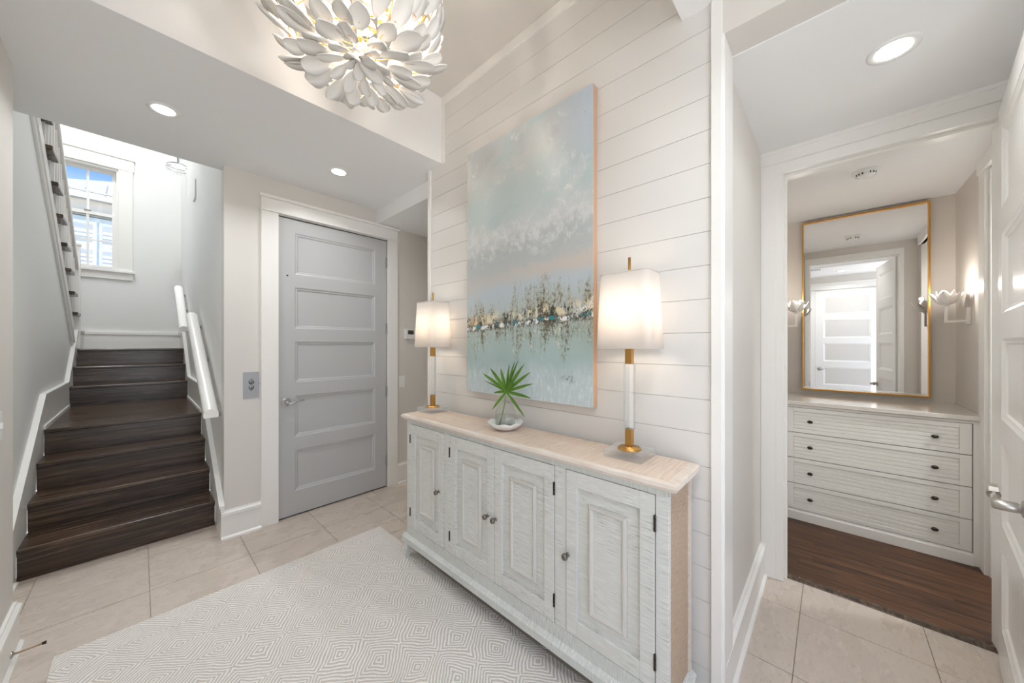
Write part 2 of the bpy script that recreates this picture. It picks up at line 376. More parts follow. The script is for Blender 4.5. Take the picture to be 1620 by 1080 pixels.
# --- shiplap wall
wr = struct(MB().box(1.4855, 1.60, .315, 2.21, 0, 3.35).build('wall_right', 'ship'))
for k in range(-8, 19):
    z0 = .930+.1295*k; z1 = z0+.1295
    z0 = max(z0, 0.002); z1 = min(z1, ZH)
    if z1-z0 < .02: continue
    MB().box(1.48, 1.4860, .332, 2.192, z0+.0007, z1-.0007).build('board', 'ship', wr, .0008, 1)
struct(MB().box(1.468, 1.52, .298, .334, 0, ZL).box(1.476, 1.62, .290, .316, 0, ZN).build('trim_1', 'trim', None, .002))
struct(MB().box(1.468, 1.51, 2.190, 2.222, 0, ZL).box(1.50, 1.605, 2.206, 2.222, 0, ZN).build('trim_2', 'trim', None, .002))
struct(MB().box(1.466, 1.482, .44, 2.05, ZH-.06, ZH).box(1.467, 1.482, 2.02, 2.05, ZL, ZH-.06).build('trim_3', 'trim', None, .003))
sbx('wall_niche', 'wall', 1.50, 2.60, .315, .45, 0, 3.0)
sbx('wall_niche_header', 'wall', 1.48, 1.62, YO, .315, ZN, 3.4)
sbx('wall_niche_side', 'wall', 1.48, 2.60, -.90, -.76, 0, 2.9)
sbx('rear_light_block', 'wall', .98, 1.60, YO-.14, YO, 0, 3.4)  # unseen piece added to keep sky light off the niche side wall
# --- door wall
wb = MB().box(XR, .742, YD, 3.34, 0, ZL).box(1.664, 2.14, YD, 3.34, 0, ZL).box(.742, 1.664, YD, 3.34, 2.432, ZL)
wb.box(.742, 1.664, 3.30, 3.34, 0, 2.432)
struct(wb.build('wall_back', 'wall'))
sbx('wall_passage', 'wall', 2.12, 2.22, 2.2, 3.34, 0, ZN+.1)
sbx('wall_passage_end', 'wall', 1.60, 2.22, 2.08, 2.2, 0, ZN+.1)
# --- left walls
sbx('wall_left', 'wall', -.56, XL, YO, 2.79, 0, 3.4)
sp0 = lambda Y: 1.567+.748*(6.51-Y)
struct(MB().prism([(2.75, 0), (YW, 0), (YW, 1.354), (6.58, 1.354), (6.58, 1.50), (6.51, 1.525), (3.2, sp0(3.2)-.03), (2.75, sp0(3.2)-.03)], 0, -.60, XLS).build('wall_left_stair', 'wallcool'))
sbx('wall_stair_right', 'wallcool', XR+.0005, .52, 3.341, YW+.1, 0, 5.4)
sbx('wall_stair_front', 'wallcool', -1.55, .52, 3.20, 3.33, 3.5, 5.4)
sbx('wall_stair_closing', 'wallcool', -1.55, -.60, 2.70, 2.80, 0, 5.4)
sbx('wall_stair_outer', 'wallcool', -1.55, -1.45, 2.7, YW+.1, 0, 5.4)
# --- ceilings
sbx('ceiling', 'ceil', -.62, 1.552, 2.05, 3.33, ZL, 3.5)
sbx('ceiling_passage', 'ceil', 1.552, 2.22, 2.08, YD, ZN+.005, 3.5)
sbx('ceiling_well', 'wall', -.56, 1.6, .40, 2.06, ZH, 3.5)
sbx('ceiling_near', 'ceil', -.56, 1.48, YO, .44, ZL, 3.5)
sbx('ceiling_niche', 'ceil', 1.62, 2.60, -.90, .315, ZN-.005, 2.9)
sbx('ceiling_closet', 'ceil', 2.70, 4.36, -1.9, .42, ZN, 2.9)
sbx('ceiling_stair', 'ceil', -1.55, .52, 3.33, YW+.1, 5.3, 5.4)
# --- window wall with opening
wx0, wx1, wz0, wz1 = -.735, -.185, 2.40, 3.76
ww = MB().box(-1.55, wx0, YW, YW+.14, 0, 5.4).box(wx1, .52, YW, YW+.14, 0, 5.4).box(wx0, wx1, YW, YW+.14, 0, wz0).box(wx0, wx1, YW, YW+.14, wz1, 5.4)
struct(ww.build('wall_window', 'wallcool'))
win = sroot('window_1', ((wx0+wx1)/2, YW, wz0))
cs = MB().box(wx0-.12, wx0+.01, YW-.02, YW+.01, wz0, wz1).box(wx1-.01, wx1+.12, YW-.02, YW+.01, wz0, wz1)
cs.box(wx0-.13, wx1+.13, YW-.024, YW+.01, wz1, wz1+.15).box(wx0-.145, wx1+.145, YW-.035, YW+.01, wz1+.15, wz1+.175)
cs.box(wx0-.12, wx1+.12, YW-.02, YW+.01, wz0-.12, wz0-.028); cs.build('window_casing', 'trim', win, .002)
MB().box(wx0-.14, wx1+.14, YW-.045, YW+.06, wz0-.03, wz0).build('window_sill', 'trim', win, .004)
MB().box(wx0, wx0+.028, YW, YW+.13, wz0, wz1).box(wx1-.028, wx1, YW, YW+.13, wz0, wz1).box(wx0+.028, wx1-.028, YW, YW+.13, wz1-.03, wz1).build('window_jamb', 'trim', win)
zm = 3.115
for nm, y0, za, zb in (('upper_sash', YW+.075, zm-.02, wz1-.03), ('lower_sash', YW+.035, wz0, zm+.03)):
    a, c_ = wx0+.028, wx1-.028
    sroot_ = MB().box(a, a+.04, y0, y0+.035, za, zb).box(c_-.04, c_, y0, y0+.035, za, zb).box(a+.04, c_-.04, y0, y0+.035, za, za+.05).box(a+.04, c_-.04, y0, y0+.035, zb-.04, zb).build(nm, 'trim', win, .002)
    xm = (a+c_)/2; zc = (za+.05+zb-.04)/2
    MB().box(xm-.011, xm+.011, y0+.005, y0+.031, za+.05, zb-.04).build('muntin', 'trim', sroot_)
    MB().box(a+.04, c_-.04, y0+.006, y0+.03, zc-.011, zc+.011).build('muntin', 'trim', sroot_)
    for (p0, p1) in ((a+.04, xm-.011), (xm+.011, c_-.04)):
        for (q0, q1) in ((za+.05, zc-.011), (zc+.011, zb-.04)):
            MB().box(p0, p1, y0+.015, y0+.019, q0, q1).build('pane', 'pane', sroot_)
MB().box(-.49, -.43, YW+.03, YW+.036, zm+.03, zm+.045).build('sash_lock', 'nickel', win)

# --- closet walls
cw = MB().box(2.60, 2.72, .222, .45, 0, 2.9).box(2.60, 2.72, -1.0, -.572, 0, 2.9).box(2.60, 2.72, -.572, .222, 2.432, 2.9)
struct(cw.build('wall_closet', 'greige'))
struct(MB().box(2.72, 4.36, .328, .45, 0, 2.7).build('wall_closet_left', 'greige'))
sbx('wall_closet_back', 'greige', 4.25, 4.36, -.86, .328, 0, 2.7)
struct(MB().box(3.58, 4.25, -.80, -.70, 0, 2.7).box(2.72, 3.58, -.80, -.70, 2.47, 2.7).box(2.72, 2.84, -.80, -.70, 0, 2.47).build('wall_closet_right', 'greige'))
# right side doorway of the closet vestibule: casing, opened to let added light into the closet
struct(MB().box(3.49, 3.60, -.725, -.682, 0, 2.47).box(2.80, 3.62, -.725, -.678, 2.47, 2.56).box(3.47, 3.50, -.80, -.70, 0, 2.47).build('trim_4', 'trim', None, .003))
# side room added beyond that doorway to light the closet
sbx('floor_added_room', 'plankwood', 2.60, 3.75, -1.95, -.80, -.05, .002)
sbx('wall_added_room_back', 'wallcool', 2.60, 3.75, -2.05, -1.95, 0, 2.7)
sbx('wall_added_room_left', 'wallcool', 3.65, 3.75, -1.95, -.80, 0, 2.7)
sbx('wall_added_room_right', 'wallcool', 2.60, 2.70, -1.95, -.80, 0, 2.7)
# closet doorway casing
k4 = MB().box(2.576, 2.602, .242, .315, 0, 2.478).box(2.576, 2.602, -.66, -.59, 0, 2.478)
k4.box(2.574, 2.602, -.70, .316, 2.486, 2.538).box(2.570, 2.602, -.71, .316, 2.478, 2.488).box(2.566, 2.602, -.71, .316, 2.536, 2.556)
struct(k4.build('trim_5', 'trim', None, .002))
k5 = MB().box(2.584, 2.735, .206, .243, 0, 2.418).box(2.584, 2.735, -.59, -.556, 0, 2.418).box(2.584, 2.735, -.59, .243, 2.418, 2.4775)
k5.box(2.63, 2.67, .194, .2065, 0, 2.404).box(2.63, 2.67, -.556, .2065, 2.404, 2.4185)
struct(k5.build('trim_6', 'trim', None, .0015))

# --- baseboards (tall board, stepped cap and shoe), drawn along straight runs
def baseboard(mb, p, q_, nrm, h=.205):
    # p,q_: floor points on the wall face; nrm: unit normal into the room
    p = Vector((*p, 0)); q_ = Vector((*q_, 0)); n_ = Vector((*nrm, 0))
    prof = [(0, 0), (.034, 0), (.032, .012), (.019, .022), (.019, h-.045), (.026, h-.04), (.026, h-.018), (.013, h-.008), (.011, h), (0, h)]
    vs = [p+n_*a+Vector((0, 0, z)) for a, z in prof]+[q_+n_*a+Vector((0, 0, z)) for a, z in prof]; n = len(prof)
    fs = [[i, (i+1) % n, n+(i+1) % n, n+i] for i in range(n)]+[list(reversed(range(n))), list(range(n, 2*n))]
    d_ = (q_-p).normalized().cross(Vector((0, 0, 1)))
    if d_.dot(n_) < 0: fs = [list(reversed(f)) for f in fs]
    return mb.add(vs, fs)
struct(baseboard(MB(), (XR-.019, YD), (.632, YD), (0, -1)).build('baseboard_back', 'trim'))
struct(baseboard(MB(), (1.764, YD), (2.12, YD), (0, -1)).build('baseboard_passage', 'trim'))
struct(baseboard(MB(), (1.50, .315), (2.576, .315), (0, -1)).build('baseboard_niche', 'trim'))
struct(baseboard(MB(), (XL, .34), (XL, 2.79), (1, 0)).build('baseboard_left', 'trim'))

# --- stair skirts with a cap moulding
def skirt(name, xw, sgn, start):
    line = start+[(4.36, 1.03), (5.60, 1.03), (6.36, 1.575), (YW, 1.575)]
    m = MB().prism([(line[0][0]+.0075, 0)]+[(a, c_-.006) for a, c_ in [(line[0][0]+.0075, line[0][1])]+line[1:]]+[(YW, 0)], 0, xw, xw+sgn*.014)
    for (t0, t1, d_) in ((-.042, -.016, .022), (-.016, 0, .030)):
        line = [(line[0][0]-.002, line[0][1])]+line[1:]
        m.prism([(a, c_+t0) for a, c_ in line]+[(a, c_+t1) for a, c_ in reversed(line)], 0, xw, xw+sgn*d_)
    m.box(xw, xw+sgn*.024, 4.40, 5.78, .755, .785)
    return struct(m.build(name, 'trim', None))
skirt('baseboard_stair_left', XLS, 1, [(2.79, .205), (3.12, .205)])
skirt('baseboard_stair_right', XR, -1, [(3.197, .247)])
struct(MB().box(XLS, XLS+.03, 2.79, 3.48, 0, .02).build('trim_7', 'trim'))
bbw = MB(); bbw.box(-.9, XR, YW-.016, YW, 1.354, 1.54).box(-.9, XR, YW-.026, YW, 1.54, 1.575); struct(bbw.build('baseboard_window', 'trim'))

# ------------------------------------------------------------------ panel doors (local frame: x width, y thickness with face at y=0 looking to -y, z up)
def panel_door(root, w, h, t, mat, rails, stile=.115, both=True):
    fr = MB().box(0, stile, 0, t, 0, h).box(w-stile, w, 0, t, 0, h)
    pans = []; z = 0.0
    for (a, c_) in rails: pass
    edges = [0]+[e_ for r_ in rails for e_ in r_]+[h]     # rails: list of (panel z0, panel z1)
    zs = 0
    for (a, c_) in rails:
        fr.box(stile, w-stile, 0, t, zs, a); zs = c_
    fr.box(stile, w-stile, 0, t, zs, h)
    o = fr.mesh('door_frame'); d_ = bpy.data.objects.new('door_frame', o); col.objects.link(d_); o.materials.append(M[mat]); d_.parent = root
    for (a, c_) in rails:
        m = MB(); x0, x1 = stile, w-stile
        for side in ((0, 1), (t, -1)):
            y0, s_ = side
            A = [(x0, y0+.001*s_, a), (x1, y0+.001*s_, a), (x1, y0+.001*s_, c_), (x0, y0+.001*s_, c_)]
            i1, i2, i3 = .012, .018, .026
            R_ = lambda i_, dy: [(x0+i_, y0+dy*s_, a+i_), (x1-i_, y0+dy*s_, a+i_), (x1-i_, y0+dy*s_, c_-i_), (x0+i_, y0+dy*s_, c_-i_)]
            rings = [A, R_(i1, .007), R_(i2, .007), R_(i3, .014)]
            vs = [p for r_ in rings for p in r_]; fs = []
            for k in range(3):
                for e_ in range(4):
                    f_ = (4*k+e_, 4*k+(e_+1) % 4, 4*(k+1)+(e_+1) % 4, 4*(k+1)+e_); fs.append(f_ if s_ == 1 else tuple(reversed(f_)))
            f_ = (12, 13, 14, 15); fs.append(f_ if s_ == 1 else tuple(reversed(f_))); m.add(vs, fs)
        o = m.mesh('panel'); p_ = bpy.data.objects.new('panel', o); col.objects.link(p_); o.materials.append(M[mat]); p_.parent = root
    return d_
RAILS = []
zt_ = 2.41-.106
for k in range(5): RAILS.append((zt_-.337, zt_)); zt_ -= .337+.107
RAILS.reverse()
def local(mb, name, mat, root, bevel=0.0):
    me = mb.mesh(name); o = bpy.data.objects.new(name, me); col.objects.link(o); me.materials.append(M[mat]); o.parent = root
    if bevel:
        m = o.modifiers.new('bevel', 'BEVEL'); m.width = bevel; m.segments = 2; m.limit_method = 'ANGLE'
    return o
def lever(root, x, z, dirn, mat, fancy=True):
    # face at y=0, towards -y
    m = MB().lathe([(.034, 0), (.034, -.004), (.030, -.007), (.027, -.007), (.024, -.012), (.016, -.013), (.013, -.02), (.011, -.045), (.0, -.046)], x, 0, z, 28, axis='y')
    ro = local(m, 'rosette', mat, root)
    if fancy:
        pts = [(x, -.048, z), (x+dirn*.02, -.055, z-.008), (x+dirn*.045, -.058, z-.006), (x+dirn*.07, -.058, z+.006), (x+dirn*.095, -.056, z+.012), (x+dirn*.118, -.052, z+.009)]
        m = MB().tube(pts, [.011, .0095, .0075, .0065, .006, .0045], 10)
    else:
        m = MB().lathe([(.013, .0), (.013, -.016), (.016, -.02), (.016, -.062), (.012, -.068), (0, -.069)], x, 0, z, 20, axis='y')
        pts = [(x-dirn*.004, -.056, z), (x+dirn*.03, -.056, z), (x+dirn*.034, -.056, z), (x+dirn*.038, -.056, z), (x+dirn*.075, -.056, z+.002), (x+dirn*.112, -.056, z+.003)]
        m.tube(pts, [.011, .0125, .009, .0115, .0105, .0135], 14)
        m.tube([(x+dirn*.104, -.056, z+.003), (x+dirn*.128, -.056, z+.003)], [.0155, .0155], 16)
        m.prism([(x+dirn*.100, z+.014), (x+dirn*.129, z+.010), (x+dirn*.146, z+.030), (x+dirn*.138, z+.032), (x+dirn*.106, z+.028)], 1, -.066, -.046)
    local(m, 'lever', mat, root)
def hinge(root, x, z, y=0.0, mat='nickel', r=.007, h=.10):
    m = MB()
    for k in range(5): m.lathe([(r*.9, 0), (r, .001), (r, h/5-.001), (r*.9, h/5)], x, y-r*.6, z-h/2+k*h/5, 10)
    m.box(x-.016, x+.016, y-.002, y+.001, z-h/2, z+h/2); local(m, 'hinge', mat, root)

# grey five panel door in the back wall
d1 = sroot('door_1', (.749, YD+.006, .012)); panel_door(d1, .908, 2.412, .04, 'greydoor', RAILS)
lever(d1, .052, .928, 1, 'chrome', True)
for zz in (2.20, 1.55, .93, .25): hinge(d1, .914, zz, -.004, 'steel')
local(MB().lathe([(.006, 0), (.006, -.002), (0, -.0022)], .062, 0, 1.95, 12, axis='y'), 'peephole', 'black', d1)
struct(MB().box(.7425, .749, YD+.012, YD+.045, .0, 2.43).box(.7425, 1.664, YD+.012, YD+.045, 2.4245, 2.432).box(.745, 1.66, YD+.02, YD+.05, .0, .012).build('door_gap_shadow_strip', 'black'))  # black strips stand in for the shade in the gap around the door
bpy.data.objects['door_gap_shadow_strip'].name = 'door_gap_shade'
cs = MB().box(.632, .745, YD-.022, YD+.002, 0, 2.438).box(1.661, 1.764, YD-.022, YD+.002, 0, 2.438)
cs.box(.632, 1.764, YD-.024, YD+.002, 2.450, 2.540).box(.622, 1.774, YD-.034, YD+.002, 2.438, 2.450).box(.618, 1.784, YD-.046, YD+.002, 2.540, 2.562)
struct(cs.build('trim_9', 'trim', None, .0025))

# white closet door, open into the niche, seen nearly edge on
ang = math.atan2(.105, -.79)
d2 = sroot('door_2', (2.568, -.540, .01)); d2.rotation_euler = (0, 0, PI-math.radians(7.5))
# local x runs from the hinge to the free edge; local -y faces the camera side (+Y)
panel_door(d2, .775, 2.41, .038, 'whitedoor', RAILS, .105)
lever(d2, .775-.062, .880, -1, 'nickel', False)
for zz in (2.2, 1.55, .9, .22): hinge(d2, -.004, zz, .042, 'bronze')
# entrance door in the left wall (seen in the mirror)
d3 = sroot('door_3', (XL+.004, -.635, .012)); d3.rotation_euler = (0, 0, PI/2)
panel_door(d3, .86, 2.41, .03, 'whitedoor', RAILS)
d3.location.x = XL+.012
lever(d3, .80, .93, -1, 'nickel', True)
cs = MB().box(XL, XL+.022, -.76, -.64, 0, 2.44).box(XL, XL+.022, .228, .345, 0, 2.44).box(XL, XL+.024, -.76, .345, 2.445, 2.54).box(XL, XL+.045, -.78, .365, 2.54, 2.565)
struct(cs.build('trim_10', 'trim', None, .002))

# closet left inner door hinges and strike (narrow sliver beside the jamb)
d6 = sroot('door_5', (3.50, .322, 0))
MB().box(2.76, 3.52, .292, .326, .01, 2.43).build('door_leaf', 'whitedoor', d6, .002)
for zz in (2.02, 1.37, .93, .36):
    m = MB()
    for k in range(3): m.lathe([(.008, 0), (.008, .036)], 2.752, .286, zz-.055+k*.037, 10)
    m.box(2.745, 2.775, .284, .292, zz-.055, zz+.055); m.build('hinge', 'bronze', d6)
MB().box(2.675, 2.70, .2045, .2065, .86, .94).build('strike_plate', 'bronze', bpy.data.objects['trim_6'])

# ================================================================== STAIRS
SZ = [.19, .375, .566, .757, .967, 1.160, 1.354]; SY = [3.51, 3.80, 4.09, 4.375, 5.75, 6.035, 6.32]
st = thing('staircase', 'dark oak staircase with landing, white balustrade and a return flight', 'staircase', (-.05, 3.51, 0))
xa, xb = XLS+.016, XR-.016
for k in range(7):
    zb = SZ[k-1] if k else 0.0
    MB().box(xa, xb, SY[k]+.022, SY[k]+.042, zb-.001 if k else .0005, SZ[k]-.028).build('riser', 'stairwood', st)
    MB().box(xa, xb, SY[k]+.012, SY[k]+.024, SZ[k]-.043, SZ[k]-.028).build('cove', 'stairwood', st)
    ye = SY[k+1]+.03 if k < 6 else YW-.03
    n_ = 4 if k == 3 else 1
    for j in range(n_):
        y0 = SY[k]+(ye-SY[k])*j/n_; y1 = SY[k]+(ye-SY[k])*(j+1)/n_
        x0_ = xa if k < 6 else -1.44
        MB().box(xa if (k < 6 or y0 < 6.3) else xa, xb, y0, y1-(.0008 if j < n_-1 else 0), SZ[k]-.028, SZ[k]).build('tread' if k not in (3, 6) else 'landing_board', 'stairwood', st, .007 if j == 0 else .001, 3)
# return flight rising back over the left wall
rf = st
MB().box(-1.44, XLS+.012, 6.34, YW-.03, 1.326, 1.354).build('landing_board', 'stairwood', rf)
for k in range(12):
    y = 6.51-.274*k; z = 1.567+.205*k
    MB().box(-1.44, XLS+.036, y, y+.305, z-.036, z).build('tread', 'stairwood', rf, .006)
    MB().box(-1.44, XLS-.002, y+.265, y+.28, z-.20, z-.037).build('riser', 'trim', rf)
    for j in range(2):
        yy = y+.06+.137*j; zr = 1.567+.748*(6.51-yy)+.66
        MB().box(XLS-.008, XLS+.010, yy-.009, yy+.009, z, zr).build('baluster', 'trim', rf)
def slope_bar(mb, y0, y1, zf, x0, x1, lo, hi): return mb.prism([(y0, zf(y0)+lo), (y1, zf(y1)+lo), (y1, zf(y1)+hi), (y0, zf(y0)+hi)], 0, x0, x1)
zf = lambda Y: 1.567+.748*(6.51-Y)
slope_bar(MB(), 3.40, 6.45, zf, XLS-.028, XLS+.030, .655, .715).build('handrail', 'trim', rf, .012, 3)
MB().box(XLS-.036, XLS+.036, 6.455, 6.527, 1.354, 2.56).box(XLS-.043, XLS+.043, 6.448, 6.534, 2.56, 2.59).build('newel_post', 'trim', rf, .004)
m = MB(); slope_bar(m, 3.2, 6.43, zf, XLS-.001, XLS+.016, -.475, -.405); slope_bar(m, 3.2, 6.43, zf, XLS-.001, XLS+.026, -.415, -.395); m.build('stringer_moulding', 'trim', rf, .003)
# wall handrails
def handrail(label, y0, z0, y1, z1):
    t = thing('wall_handrail', label, 'handrail', (XR-.06, (y0+y1)/2, (z0+z1)/2), 'white wall handrails beside the stairs')
    pr = [(-.040, -.028), (.040, -.028), (.043, -.012), (.041, .008), (.032, .024), (.016, .033), (0, .036), (-.016, .033), (-.032, .024), (-.041, .008), (-.043, -.012)]
    xc = XR-.062; n = len(pr); vs = [(xc+a, y0, z0+c_) for a, c_ in pr]+[(xc+a, y1, z1+c_) for a, c_ in pr]
    m = MB().add(vs, [(i, (i+1) % n, n+(i+1) % n, n+i) for i in range(n)], True).add(vs, [tuple(reversed(range(n))), tuple(range(n, 2*n))]); m.build('rail', 'trim', t)
    for f_ in (.06, .55, .94):
        yb = y0+(y1-y0)*f_; zb = z0+(z1-z0)*f_-.028
        MB().tube([(xc, yb, zb), (xc, yb, zb-.018), (xc+.02, yb, zb-.034), (XR-.002, yb, zb-.036)], .006, 8).lathe([(.02, 0), (.02, -.005), (0, -.006)], XR-.0005, yb, zb-.036, 14, axis='x').build('bracket', 'steel', t)
handrail('white rounded wall handrail beside the lower four steps', 3.30, .90, 4.66, 1.69)
handrail('short white wall handrail beside the steps above the landing', 5.55, 1.585, 6.40, 2.16)
# switch plate high on the stair wall, crystal fixture
t = tag(MB().box(XR-.012, XR+.0002, 5.02, 5.20, 2.99, 3.19).build('access_panel', 'wallcool', None, .002), 'small white access plate high on the stair wall', 'plate')
fx = thing('crystal_light', 'small crystal bead ceiling light above the stair landing', 'ceiling light', (.335, 6.15, 3.655))
m = MB()
for r_, z_ in ((.11, 3.655), (.105, 3.69)): m.tube([(.335+r_*math.cos(a*PI/12), 6.15+r_*math.sin(a*PI/12), z_) for a in range(24)], .005, 6, closed=True)
m.build('ring', 'chrome', fx)
MB().lathe([(0, -.012), (.05, -.008), (.07, .0)], .335, 6.15, 3.692, 20).build('bulb', emit('crystal_glow', (1, .97, .93), 2.5), fx)
bd = MB().lathe([(0, -.032), (.008, -.02), (.006, 0), (0, .004)], 0, 0, 0, 8)
bm_ = bd.mesh('bead'); bm_.materials.append(M['crystal'])
for a in range(20):
    o = bpy.data.objects.new('bead', bm_); col.objects.link(o); o.parent = fx; o.location = (.11*math.cos(a*PI/10), .11*math.sin(a*PI/10), -.008)
MB().lathe([(.07, 0), (.07, .02), (.012, .03), (.012, 1.60)], .335, 6.15, 3.695, 20).build('stem', 'chrome', fx)

# ================================================================== OUTSIDE (through the stair window)
nh = thing('neighbour_house', 'neighbouring house with pale metal roof above a beige wall', 'house', (-.8, 13.5, 0))
MB().box(-4, 3.2, 13.2, 13.7, 0, 4.93).build('wall', 'stucco', nh)
MB().add([(-4.6, 13.1, 5.02), (3.6, 13.1, 5.02), (1.6, 16.5, 7.0), (-1.2, 14.05, 5.58), (-4.6, 13.75, 5.40), (-4.6, 13.1, 4.94), (3.6, 13.1, 4.94), (1.6, 16.5, 6.92), (-1.2, 14.05, 5.5), (-4.6, 13.75, 5.32)],
    [(0, 1, 2, 3, 4), (9, 8, 7, 6, 5), (0, 5, 6, 1), (1, 6, 7, 2), (2, 7, 8, 3), (3, 8, 9, 4), (4, 9, 5, 0)]).build('roof', 'roofmetal', nh)
for i in range(9):
    x = -2.2+.33*i; ym = 13.12+(.55 if x < -1.2 else .55+(x+1.2)*.7)
    MB().tube([(x, 13.11, 5.035), (x, ym, 5.035+(ym-13.11)*.5824)], .02, 6, False).build('standing_seam', 'roofmetal', nh)
MB().box(-4.6, 3.6, 13.02, 13.10, 4.90, 5.02).build('gutter', 'outwhite', nh)
MB().box(-4.4, 3.5, 13.10, 13.2, 4.90, 4.93).build('soffit', 'outwhite', nh)
bh = thing('blue_bay', 'pale blue bay with shuttered white windows beyond the stair window', 'building', (-.8, 12.0, 0))
MB().box(-2.6, 1.2, 12.0, 13.15, 0, 4.22).build('wall', 'bluewall', bh)
MB().box(-2.75, 1.35, 11.88, 13.18, 4.22, 4.27).build('roof_edge', 'bronze', bh)
for (x0, x1) in ((-1.62, -1.20), (-1.04, -.70), (-.56, -.20), (.0, .4)):
    f_ = MB().box(x0-.05, x1+.05, 11.965, 12.0, 2.55, 4.12).build('window_frame', 'outwhite', bh)
    for (z0, z1) in ((2.62, 3.50), (3.60, 4.05)):
        MB().box(x0, x1, 11.955, 11.97, z0, z1).build('window_pane', 'outglass', f_)
        sl = MB()
        for q_ in range(int((z1-z0)/.09)): sl.box(x0, x1, 11.94, 11.955, z0+.09*q_, z0+.09*q_+.05)
        sl.build('shutter', 'outwhite', f_)['kind'] = 'stuff'
struct(MB().box(-40, 40, 7.3, 60, -.3, -.05).build('ground_outside', 'foliage'))

# ================================================================== CONSOLE
XF, XB = 1.20, 1.445
con = thing('console_cabinet', 'long whitewashed rough sawn console cabinet with four panelled doors', 'cabinet', (1.32, 1.23, 0))
MB().box(XF+.023, XB-.01, .400, 2.050, .152, .9115).build('carcass', 'sawside', con)
for (a, c_) in ((2.012, 2.054), (1.593, 1.647), (.807, .863), (.398, .441)): MB().box(XF, XF+.022, a, c_, .217, .889).build('face_stile', 'sawface', con, .001, 1)
MB().box(XF-.001, XF+.022, .398, 2.054, .889, .912).build('top_rail', 'sawrail', con)
MB().box(XF-.001, XF+.022, .398, 2.054, .15, .217).build('bottom_rail', 'sawrail', con)
MB().box(XF+.001, XB-.012, 2.05, 2.056, .15, .912).build('side_panel', 'sawface', con)
MB().box(XB-.03, XB-.005, .394, .402, .15, .912).build('corner_strip', 'sawedge', con)
# moulded top
tp = MB()
prof = [(1.190, .912), (1.178, .918), (1.172, .930), (1.176, .941), (1.184, .945)]
ov = [(.024-.0, .912)]
rings = []
for (x, z) in prof:
    d_ = x-1.190; rings.append([(x, .380+d_, z), (1.450, .380+d_, z), (1.450, 2.074-d_, z), (x, 2.074-d_, z)])
vs = [p for r_ in rings for p in r_]; fs = [(3, 2, 1, 0)]
for k in range(len(rings)-1):
    for e_ in range(4): fs.append((4*k+e_, 4*k+(e_+1) % 4, 4*k+4+(e_+1) % 4, 4*k+4+e_))
n4 = 4*(len(rings)-1); fs.append((n4, n4+1, n4+2, n4+3)); tp.add(vs, fs)
top = tp.build('top', 'sawedge', con)
for j in range(2): MB().box(1.200+.125*j, 1.3235+.125*j, .402, 2.05, .944, .947).build('top_board', 'sawtop', con, .0008, 1)
# base moulding, legs
bmo = MB().prism([(XF-.024, .112), (XF-.024, .146), (XF, .160), (XF+.01, .160), (XF+.01, .112)], 1, .374, 2.08)
bmo.prism([(2.08, .112), (2.08, .146), (2.056, .160), (2.04, .160), (2.04, .112)], 0, XF+.004, XB-.005)
bmo.prism([(.374, .112), (.374, .146), (.398, .160), (.41, .160), (.41, .112)], 0, XF+.004, XB-.005)
bmo.box(XF+.012, XB-.01, .42, 2.03, .125, .1515); bmo.build('base_moulding', 'sawrail', con)
for (x, y, sx, sy) in ((XF-.015, 2.07, 1, -1), (XB-.01, 2.07, -1, -1), (XF-.015, .384, 1, 1), (XB-.01, .384, -1, 1)):
    z0 = .0105
    vs = []
    for (z, w) in ((z0, .026), (.113, .048)):
        vs += [(x, y, z), (x+sx*w, y, z), (x+sx*w, y+sy*w, z), (x, y+sy*w, z)]
    fs = [(3, 2, 1, 0), (4, 5, 6, 7), (0, 1, 5, 4), (1, 2, 6, 5), (2, 3, 7, 6), (3, 0, 4, 7)]
    if sx*sy < 0: fs = [tuple(reversed(f)) for f in fs]
    if x > 1.3: vs = [(a, b_, 0.0 if c_ == z0 else c_) for a, b_, c_ in vs]
    MB().add(vs, fs).build('leg', 'sawface', con)
